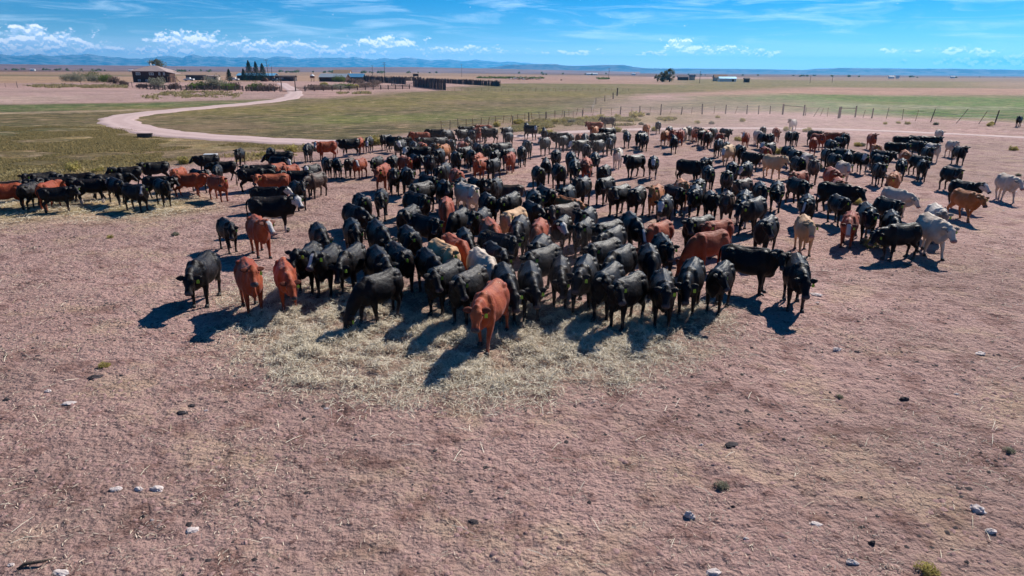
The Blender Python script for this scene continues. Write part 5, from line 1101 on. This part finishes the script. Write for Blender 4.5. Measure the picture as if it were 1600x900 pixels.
27.56|48.64|-22|1.00|o|walk_b|orange-brown cow facing the camera, nearest such behind the orange-brown cow walking beside a dark one
24.69|43.77|-29|0.98|k|low|black cow head lowered, facing the camera, nearest such behind the cream cow stretching its neck
26.92|45.76|9|0.98|k|turn_r|black cow angled right, second such behind the white cow behind its own long shadow
25.83|43.41|-24|0.96|k|ahead_c|black cow facing the camera, nearest such behind the orange-brown cow walking beside a dark one
20.57|36.96|-33|1.02|o|ahead_b|orange-brown cow facing the camera, nearest such behind the cream cow stretching its neck
25.27|39.56|3|1.01|k|turn_r|black cow angled right, nearest such behind the orange-brown cow walking beside a dark one
26.27|36.41|-10|1.04|w|walk_b|white cow walking at the right edge
66.04|91.77|-43|0.99|k|ahead_c|black cow cut off at the right
16.64|34.90|-18|0.99|r|ahead|red-brown cow facing the camera, nearest such behind the red cow with the white blaze
15.44|32.55|40|1.08|k|ahead_b|black cow side-on facing right, nearest such behind the red cow with the white blaze
14.43|29.89|-1|0.96|k|turn_r|black cow angled to the right, nearest such behind the red cow with the white blaze
12.84|29.49|-20|1.01|ks|ahead_b|white-blazed black cow facing the camera, nearest such behind the big buff cow
14.41|34.54|6|1.00|k|ahead_b|black cow angled right, nearest such in front of the buff cow looking to the right
10.87|24.88|-13|1.01|t|ahead|big buff cow in the herd
13.07|26.01|-30|0.97|rb|low|red cow with the white blaze
14.18|26.96|-17|1.07|k|ahead_b|black cow facing camera, nearest such right of the red cow with the white blaze
16.06|28.96|7|1.01|k|turn_r|black cow angled right, nearest such in front of the cream cow stretching its neck
18.03|32.05|14|0.96|w|low|cream cow stretching its neck
14.52|25.72|-22|1.04|k|low|black cow head lowered, facing camera, nearest such right of the big buff cow
13.95|23.92|-73|0.97|k|low|black cow head lowered, angled left, nearest such right of the big buff cow
22.36|33.86|10|1.03|kb|ahead_c|white-faced black cow angled right, nearest such behind the orange-brown cow walking beside a dark one
20.82|31.26|2|1.00|o|walk|orange-brown cow walking beside a dark one
17.04|27.09|-18|1.04|wp|walk|dark-faced white cow facing camera, nearest such behind the white cow behind its own long shadow
15.45|24.71|-9|1.09|w|walk_b|white cow behind its own long shadow
8.15|18.77|-15|1.07|k|low|black cow alone at the front right
11.09|38.81|-9|1.01|k|ahead_b|black cow facing camera, third such in front of the buff cow with the pale face
12.70|39.76|-14|1.07|k|ahead|black cow facing camera, nearest such in front of the buff cow with the pale face
13.70|40.38|-26|1.04|kb|ahead_b|white-faced black cow facing camera, nearest such left of the buff cow looking to the right
11.50|36.78|-17|1.01|k|high|black cow facing camera, second such in front of the buff cow with the pale face
11.57|34.34|-47|0.98|d|turn_l|dark brown cow angled left, nearest such behind the red cow looking over a red back
11.89|32.68|-13|1.04|k|ahead|black cow facing camera, nearest such in front of the buff cow looking to the right
12.79|32.97|-21|1.03|k|low|black cow head lowered, facing the camera, nearest such behind the big buff cow
10.18|29.82|-22|1.09|kb|walk_b|white-faced black cow facing camera, nearest such behind the red cow looking over a red back
10.03|28.11|-41|1.09|k|walk|black cow angled left, nearest such right of the red cow looking over a red back
9.43|29.80|-17|1.04|d|high|dark brown cow facing camera, nearest such behind the red cow looking over a red back
9.21|33.88|-22|1.00|k|ahead_c|black cow facing camera, nearest such right of the white cow with the brown face
8.39|31.23|-15|1.08|k|ahead_b|black cow facing the camera, nearest such behind the bright red cow with its head down
8.92|30.55|-9|0.96|k|ahead_c|black cow facing the camera, nearest such behind the red cow looking over a red back
7.59|32.00|18|0.97|k|turn_r|black cow angled right, nearest such behind the bright red cow with its head down
8.30|33.56|-7|1.03|o|ahead_c|orange-brown cow facing the camera, nearest such behind the red cow looking over a red back
6.89|24.67|-52|1.04|k|turn_l|black cow angled left, nearest such left of the red cow looking over a red back
7.44|24.26|-54|0.98|r|turn_l|red cow looking over a red back
6.60|22.20|-58|1.04|r|graze|red cow bent down showing its rump
9.18|24.22|-35|1.08|k|turn_l|black cow facing the camera, nearest such behind the black cow standing side-on near the front
-5.91|30.47|7|0.93|k|walk_b|black cow facing camera, nearest such left of the head-down red cow in the middle
-6.35|28.54|27|1.02|k|turn_r|black cow facing camera, second such left of the head-down red cow in the middle
-6.27|26.70|38|0.99|k|low|black cow head lowered, angled right, nearest such right of the white-faced black cow standing side-on
-5.65|23.70|20|1.00|k|walk|black cow facing camera, nearest such right of the white-faced black cow standing side-on
-4.57|22.81|22|1.09|k|low|black cow head lowered, facing camera, nearest such right of the red cow chewing hay
-4.26|34.48|36|1.01|k|turn_r|black cow angled to the right, nearest such behind the head-down red cow in the middle
-4.22|31.57|-29|1.09|k|turn_l|black cow angled to the left, nearest such behind the head-down red cow in the middle
-4.10|28.81|40|1.08|k|turn_r|black cow angled right, nearest such left of the head-down red cow in the middle
-4.00|25.90|-13|1.04|k|turn_l|black cow angled left, nearest such left of the head-down red cow in the middle
-3.19|24.57|44|0.99|k|turn_r|black cow angled right, nearest such in front of the head-down red cow in the middle
-3.18|31.86|13|1.09|k|high|black cow facing the camera, nearest such behind the head-down red cow in the middle
-2.73|27.83|6|1.02|r|graze|head-down red cow in the middle
-3.46|22.50|23|1.01|k|turn_r|black cow facing camera, nearest such left of the buff cow in the dense pack
-2.04|25.68|-17|1.00|k|graze|black cow head down, angled left, nearest such behind the buff cow in the dense pack
-2.09|31.11|33|1.09|w|turn_r|white cow right of a grazing red
-2.51|33.19|4|1.02|k|high|black cow facing the camera, nearest such behind the white cow right of a grazing red
-1.82|33.69|25|1.00|k|high|black cow angled right, nearest such behind the white cow right of a grazing red
-0.88|33.38|-9|1.02|k|high|black cow facing camera, nearest such in front of the red cow behind another red back
-0.17|35.17|-90|0.97|d|lie|dark brown cow lying down, side-on facing left in the herd
-1.04|28.85|16|1.04|k|turn_r|black cow facing camera, nearest such right of the white cow right of a grazing red
-0.09|29.20|-21|1.02|k|walk|black cow angled to the left, nearest such behind the buff cow with the brown face
0.80|27.35|20|1.00|k|low|black cow head lowered, angled right, nearest such left of the orange-red cow turned side-on
0.96|29.57|5|1.06|k|ahead|black cow facing the camera, nearest such behind the buff cow with the brown face
1.50|30.59|19|1.07|k|turn_r|black cow angled right, nearest such left of the orange-red cow turned side-on
2.34|28.98|35|0.96|o|ahead_b|orange-red cow turned side-on
-1.21|25.61|-12|1.03|k|high|black cow facing camera, nearest such right of the head-down red cow in the middle
0.05|25.97|-29|0.99|t|turn_l|buff cow with the brown face
0.24|23.79|-8|1.08|k|low|black cow head lowered, facing camera, nearest such left of the orange-red cow turned side-on
-0.76|23.49|13|1.06|r|graze|red-brown cow head down, facing camera, nearest such behind the white cow in the dense pack
0.94|23.89|-9|0.99|r|graze|red-brown cow head down, facing camera, nearest such in front of the orange-red cow turned side-on
1.81|24.60|-19|0.99|kb|turn_l|black cow with the full white face
-1.58|22.34|11|0.98|k|low|black cow head lowered, facing camera, nearest such behind the buff cow in the dense pack
3.41|33.42|-21|1.09|k|high|black cow facing the camera, second such behind the orange-red cow turned side-on
4.65|34.38|-36|1.00|k|turn_l|black cow angled left, nearest such in front of the white cow with the brown face
4.98|31.59|-38|1.04|k|turn_l|black cow angled left, second such in front of the white cow with the brown face
5.70|31.30|-28|1.02|k|turn_l|black cow angled left, nearest such behind the bright red cow with its head down
6.67|31.64|-20|1.04|o|high|orange-brown cow facing the camera, nearest such behind the bright red cow with its head down
6.47|28.78|-20|1.04|kb|ahead|white-faced black cow facing camera, nearest such behind the bright red cow with its head down
4.42|24.77|4|1.06|ks|low|white-blazed black cow head lowered, facing camera, nearest such right of the orange-red cow turned side-on
5.31|24.10|-41|0.97|r|graze|bright red cow with its head down
2.46|31.02|-19|1.06|k|ahead_c|black cow facing the camera, nearest such behind the orange-red cow turned side-on
2.11|27.20|-48|1.00|d|turn_l|dark brown cow angled left, nearest such in front of the orange-red cow turned side-on
2.85|25.83|-20|1.03|k|high|black cow facing the camera, nearest such in front of the orange-red cow turned side-on
2.57|24.09|-21|1.00|k|ahead_c|black cow facing camera, nearest such right of the black cow with the full white face
3.42|23.82|-44|1.00|k|turn_l|black cow angled left, nearest such right of the black cow with the full white face
-6.11|19.83|-1|1.03|k|high|black cow angled to the left, nearest such behind the red cow chewing hay
-5.47|19.58|-3|1.02|ks|high|white-blazed black cow angled left, nearest such right of the red cow chewing hay
-4.79|19.74|-8|1.01|k|low|black cow head lowered, angled left, nearest such right of the red cow chewing hay
-3.90|19.34|22|1.06|k|walk|black cow facing camera, nearest such behind the big black cow eating hay at the front
-3.41|19.92|28|1.04|k|turn_r|black cow angled right, nearest such behind the big black cow eating hay at the front
-6.30|18.20|22|0.96|r|low|red cow chewing hay
-3.48|17.16|-32|0.99|k|graze|big black cow eating hay at the front
-2.42|19.27|22|1.02|k|low|black cow head lowered, facing camera, second such right of the red cow chewing hay
-2.09|20.10|31|1.08|t|turn_r|buff cow in the dense pack
-1.82|21.02|27|1.08|r|graze|red-brown cow head down, angled to the right in the herd
-0.50|21.85|45|1.03|k|turn_r|black cow angled right, nearest such in front of the buff cow with the brown face
-0.53|20.63|23|0.96|k|ahead_b|black cow angled to the right, nearest such behind the white cow in the dense pack
-0.87|19.20|21|1.06|w|ahead_b|white cow in the dense pack
0.87|21.11|-13|1.02|k|ahead_c|black cow facing camera, nearest such in front of the buff cow with the brown face
-1.83|17.90|-26|1.03|k|turn_l|black cow angled left, nearest such in front of the buff cow in the dense pack
-1.13|17.16|-25|1.05|k|turn_l|black cow angled left, nearest such in front of the white cow in the dense pack
-0.18|17.43|8|1.04|k|low|black cow head lowered, facing camera, third such in front of the orange-red cow turned side-on
0.50|17.72|2|1.02|k|low|black cow head lowered, facing camera, second such in front of the orange-red cow turned side-on
-0.52|15.61|-16|1.08|r|walk_b|lead red cow at the very front
3.42|22.70|-30|1.01|k|walk|black cow angled left, nearest such left of the bright red cow with its head down
2.90|20.92|-44|1.01|k|turn_l|black cow angled left, second such right of the black cow with the full white face
3.26|19.81|-32|1.07|k|low|black cow head lowered, angled left, nearest such in front of the orange-red cow turned side-on
4.22|20.25|-4|0.98|k|graze|black cow head down, facing the camera in the herd
4.90|21.57|-2|1.00|k|ahead|black cow facing camera, nearest such left of the red cow bent down showing its rump
0.90|19.62|-37|1.07|k|turn_l|black cow angled left, nearest such in front of the buff cow with the brown face
1.38|18.72|-4|0.97|k|low|black cow head lowered, facing camera, nearest such in front of the orange-red cow turned side-on
2.03|18.41|-13|1.07|k|walk|black cow facing camera, nearest such right of the lead red cow at the very front
2.60|17.70|-26|1.05|k|turn_l|black cow angled left, nearest such right of the lead red cow at the very front
3.02|16.96|-39|1.02|k|turn_l|black cow angled left, nearest such left of the red cow bent down showing its rump
3.98|17.16|-9|1.00|k|ahead|black cow facing camera, second such left of the black cow standing side-on near the front
7.13|20.05|60|1.06|k|turn_r|black cow standing side-on near the front
4.92|18.00|-22|1.08|k|low|black cow head lowered, facing camera, nearest such left of the big buff cow
5.81|18.26|-31|0.98|k|turn_l|black cow facing camera, nearest such left of the black cow alone at the front right
-8.83|18.73|5|1.02|k|low|black cow head lowered, angled left, nearest such in front of the white-faced red cow
-7.24|17.98|29|1.03|r|high|red cow left of the hay
15.89|76.79|-12|0.96|k|ahead|
1.40|73.09|179|0.92|k|ahead|
18.17|69.00|7|0.95|k|ahead|
19.54|68.26|-30|0.96|k|ahead|
20.38|67.31|12|0.97|k|ahead|
26.02|64.40|-15|0.96|k|ahead|
25.03|63.32|-22|1.01|k|ahead|
17.45|64.49|-30|0.95|k|ahead|
9.08|66.19|-51|1.02|k|ahead|
-0.54|65.52|-21|1.04|k|ahead|
21.97|61.29|2|1.00|k|ahead|
11.59|62.95|4|1.00|k|ahead|
-3.72|62.55|11|0.98|k|ahead|
-0.39|61.60|-14|0.93|k|ahead|
8.44|59.84|-22|0.99|k|ahead|
11.23|59.40|-11|1.01|k|ahead|
7.30|59.95|113|1.03|k|ahead|
4.18|58.28|-19|0.97|k|ahead|
16.38|53.29|-17|1.00|k|ahead|
-3.62|55.66|184|0.96|k|ahead|
23.23|49.15|11|1.04|k|ahead|
6.60|53.71|-29|1.02|k|ahead|
1.08|53.07|6|1.03|k|ahead|
5.44|51.29|1|0.97|k|ahead|
19.16|47.16|-1|1.07|k|ahead|
-0.73|50.49|-42|1.08|k|ahead|
-3.36|49.21|-25|0.97|k|ahead|
-0.27|47.36|-21|1.03|k|ahead|
2.89|46.53|-4|1.02|k|ahead|
-4.93|46.16|-1|1.06|k|ahead|
25.28|70.76|-20|0.94|k|ahead|
17.36|69.34|-21|0.98|k|ahead|"""
rows = [r.split('|') for r in TABLE.strip().split('\n')]
rest = []; NAMES = {'k': 'black', 'r': 'red'}
for r in rows:
    X_, Y_, rz, s, ct, pose, lb = float(r[0]), float(r[1]), rad(float(r[2])), float(r[3]), r[4], r[5], r[6]
    if pose not in COW: COW[pose] = make_proto(pose)
    root, parts, hf = COW[pose]; z_ = ground_z(X_, Y_)
    if not lb: rest.append((root.data, X_, Y_, z_, rz, s)); continue
    o = root.copy(); o.name = 'cow'; sc.collection.objects.link(o); o.location = (X_, Y_, z_ - .005); o.rotation_euler.z = rz; o.scale = (s * random.uniform(.90, .99), s * random.uniform(.94, 1.02), s)
    o['label'] = lb; o['category'] = 'cow'; o['group'] = 'cattle of the herd'
    o.material_slots[0].link = 'OBJECT'; o.material_slots[0].material = COATS[ct]
    D = math.hypot(X_, Y_)
    for q in (parts if D < 62 else []) + (hf if D < 34 else []):
        if q.name.startswith('ear_tag') and (D > 30 and random.random() < .35): continue
        c_ = q.copy(); sc.collection.objects.link(c_); c_.parent = o
V = []; Q = []; k0 = 0
if rest:
    src = rest[0][0]; tmp = bpy.data.objects.new('tmp', src); sc.collection.objects.link(tmp); dm = tmp.modifiers.new('d', 'DECIMATE'); dm.ratio = .12
    lo_ = bpy.data.meshes.new_from_object(tmp.evaluated_get(bpy.context.evaluated_depsgraph_get())); bpy.data.objects.remove(tmp)
    lo_.transform(Matrix.Identity(4)); me = bpy.data.meshes.new('far_cattle'); bm = bmesh.new()
    for (_, X_, Y_, z_, rz, s) in rest:
        q = lo_.copy(); q.transform(Matrix.Translation((X_, Y_, z_)) @ Matrix.Rotation(rz, 4, 'Z') @ Matrix.Scale(s, 4)); bm.from_mesh(q); bpy.data.meshes.remove(q)
    bm.to_mesh(me); bm.free(); me.materials.clear(); link('far_cattle', me, COATS['k'], kind='stuff', label='more black cattle packed among the far part of the herd')

# ------------------------------------------------------------------ air
hm = bpy.data.materials.new('haze air'); hm.use_nodes = True; nt = hm.node_tree; nt.nodes.clear(); ou = nt.nodes.new('ShaderNodeOutputMaterial'); pv = nt.nodes.new('ShaderNodeVolumePrincipled')
pv.inputs['Color'].default_value = (.02, .47, 1.0, 1); pv.inputs['Density'].default_value = 6.6e-5; pv.inputs['Anisotropy'].default_value = .4; nt.links.new(pv.outputs[0], ou.inputs['Volume'])
MB().box((0, 11200, 274), (54000, 29800, 550)).obj('haze', hm, kind='stuff', label='blue air between here and the mountains') if 6.6e-5 else None

dm_ = bpy.data.materials.new('hanging dust'); dm_.use_nodes = True; nt = dm_.node_tree; nt.nodes.clear(); ou = nt.nodes.new('ShaderNodeOutputMaterial'); pv = nt.nodes.new('ShaderNodeVolumePrincipled')
pv.inputs['Color'].default_value = (.86, .70, .68, 1); pv.inputs['Density'].default_value = .0045; pv.inputs['Anisotropy'].default_value = .5; nt.links.new(pv.outputs[0], ou.inputs['Volume'])
dn_ = dm_.copy(); dn_.node_tree.nodes['Principled Volume'].inputs['Density'].default_value = .007
for (px, py, rx, ry, rz_, m_) in ((1120, 212, 20, 13, 2.6, dm_), (1250, 214, 12, 8, 2.2, dm_), (850, 505, 2.1, 1.6, 1.0, dn_), (870, 440, 3.4, 2.4, .9, dn_), (800, 255, 9, 4, 1.6, dm_)):
    p = at(px, py); o = link('dust', ico('dust', 1, (rx, ry, rz_), 4), m_, kind='stuff', label='faint dust hanging over the herd'); o.location = (p.x, p.y, rz_ * .75)
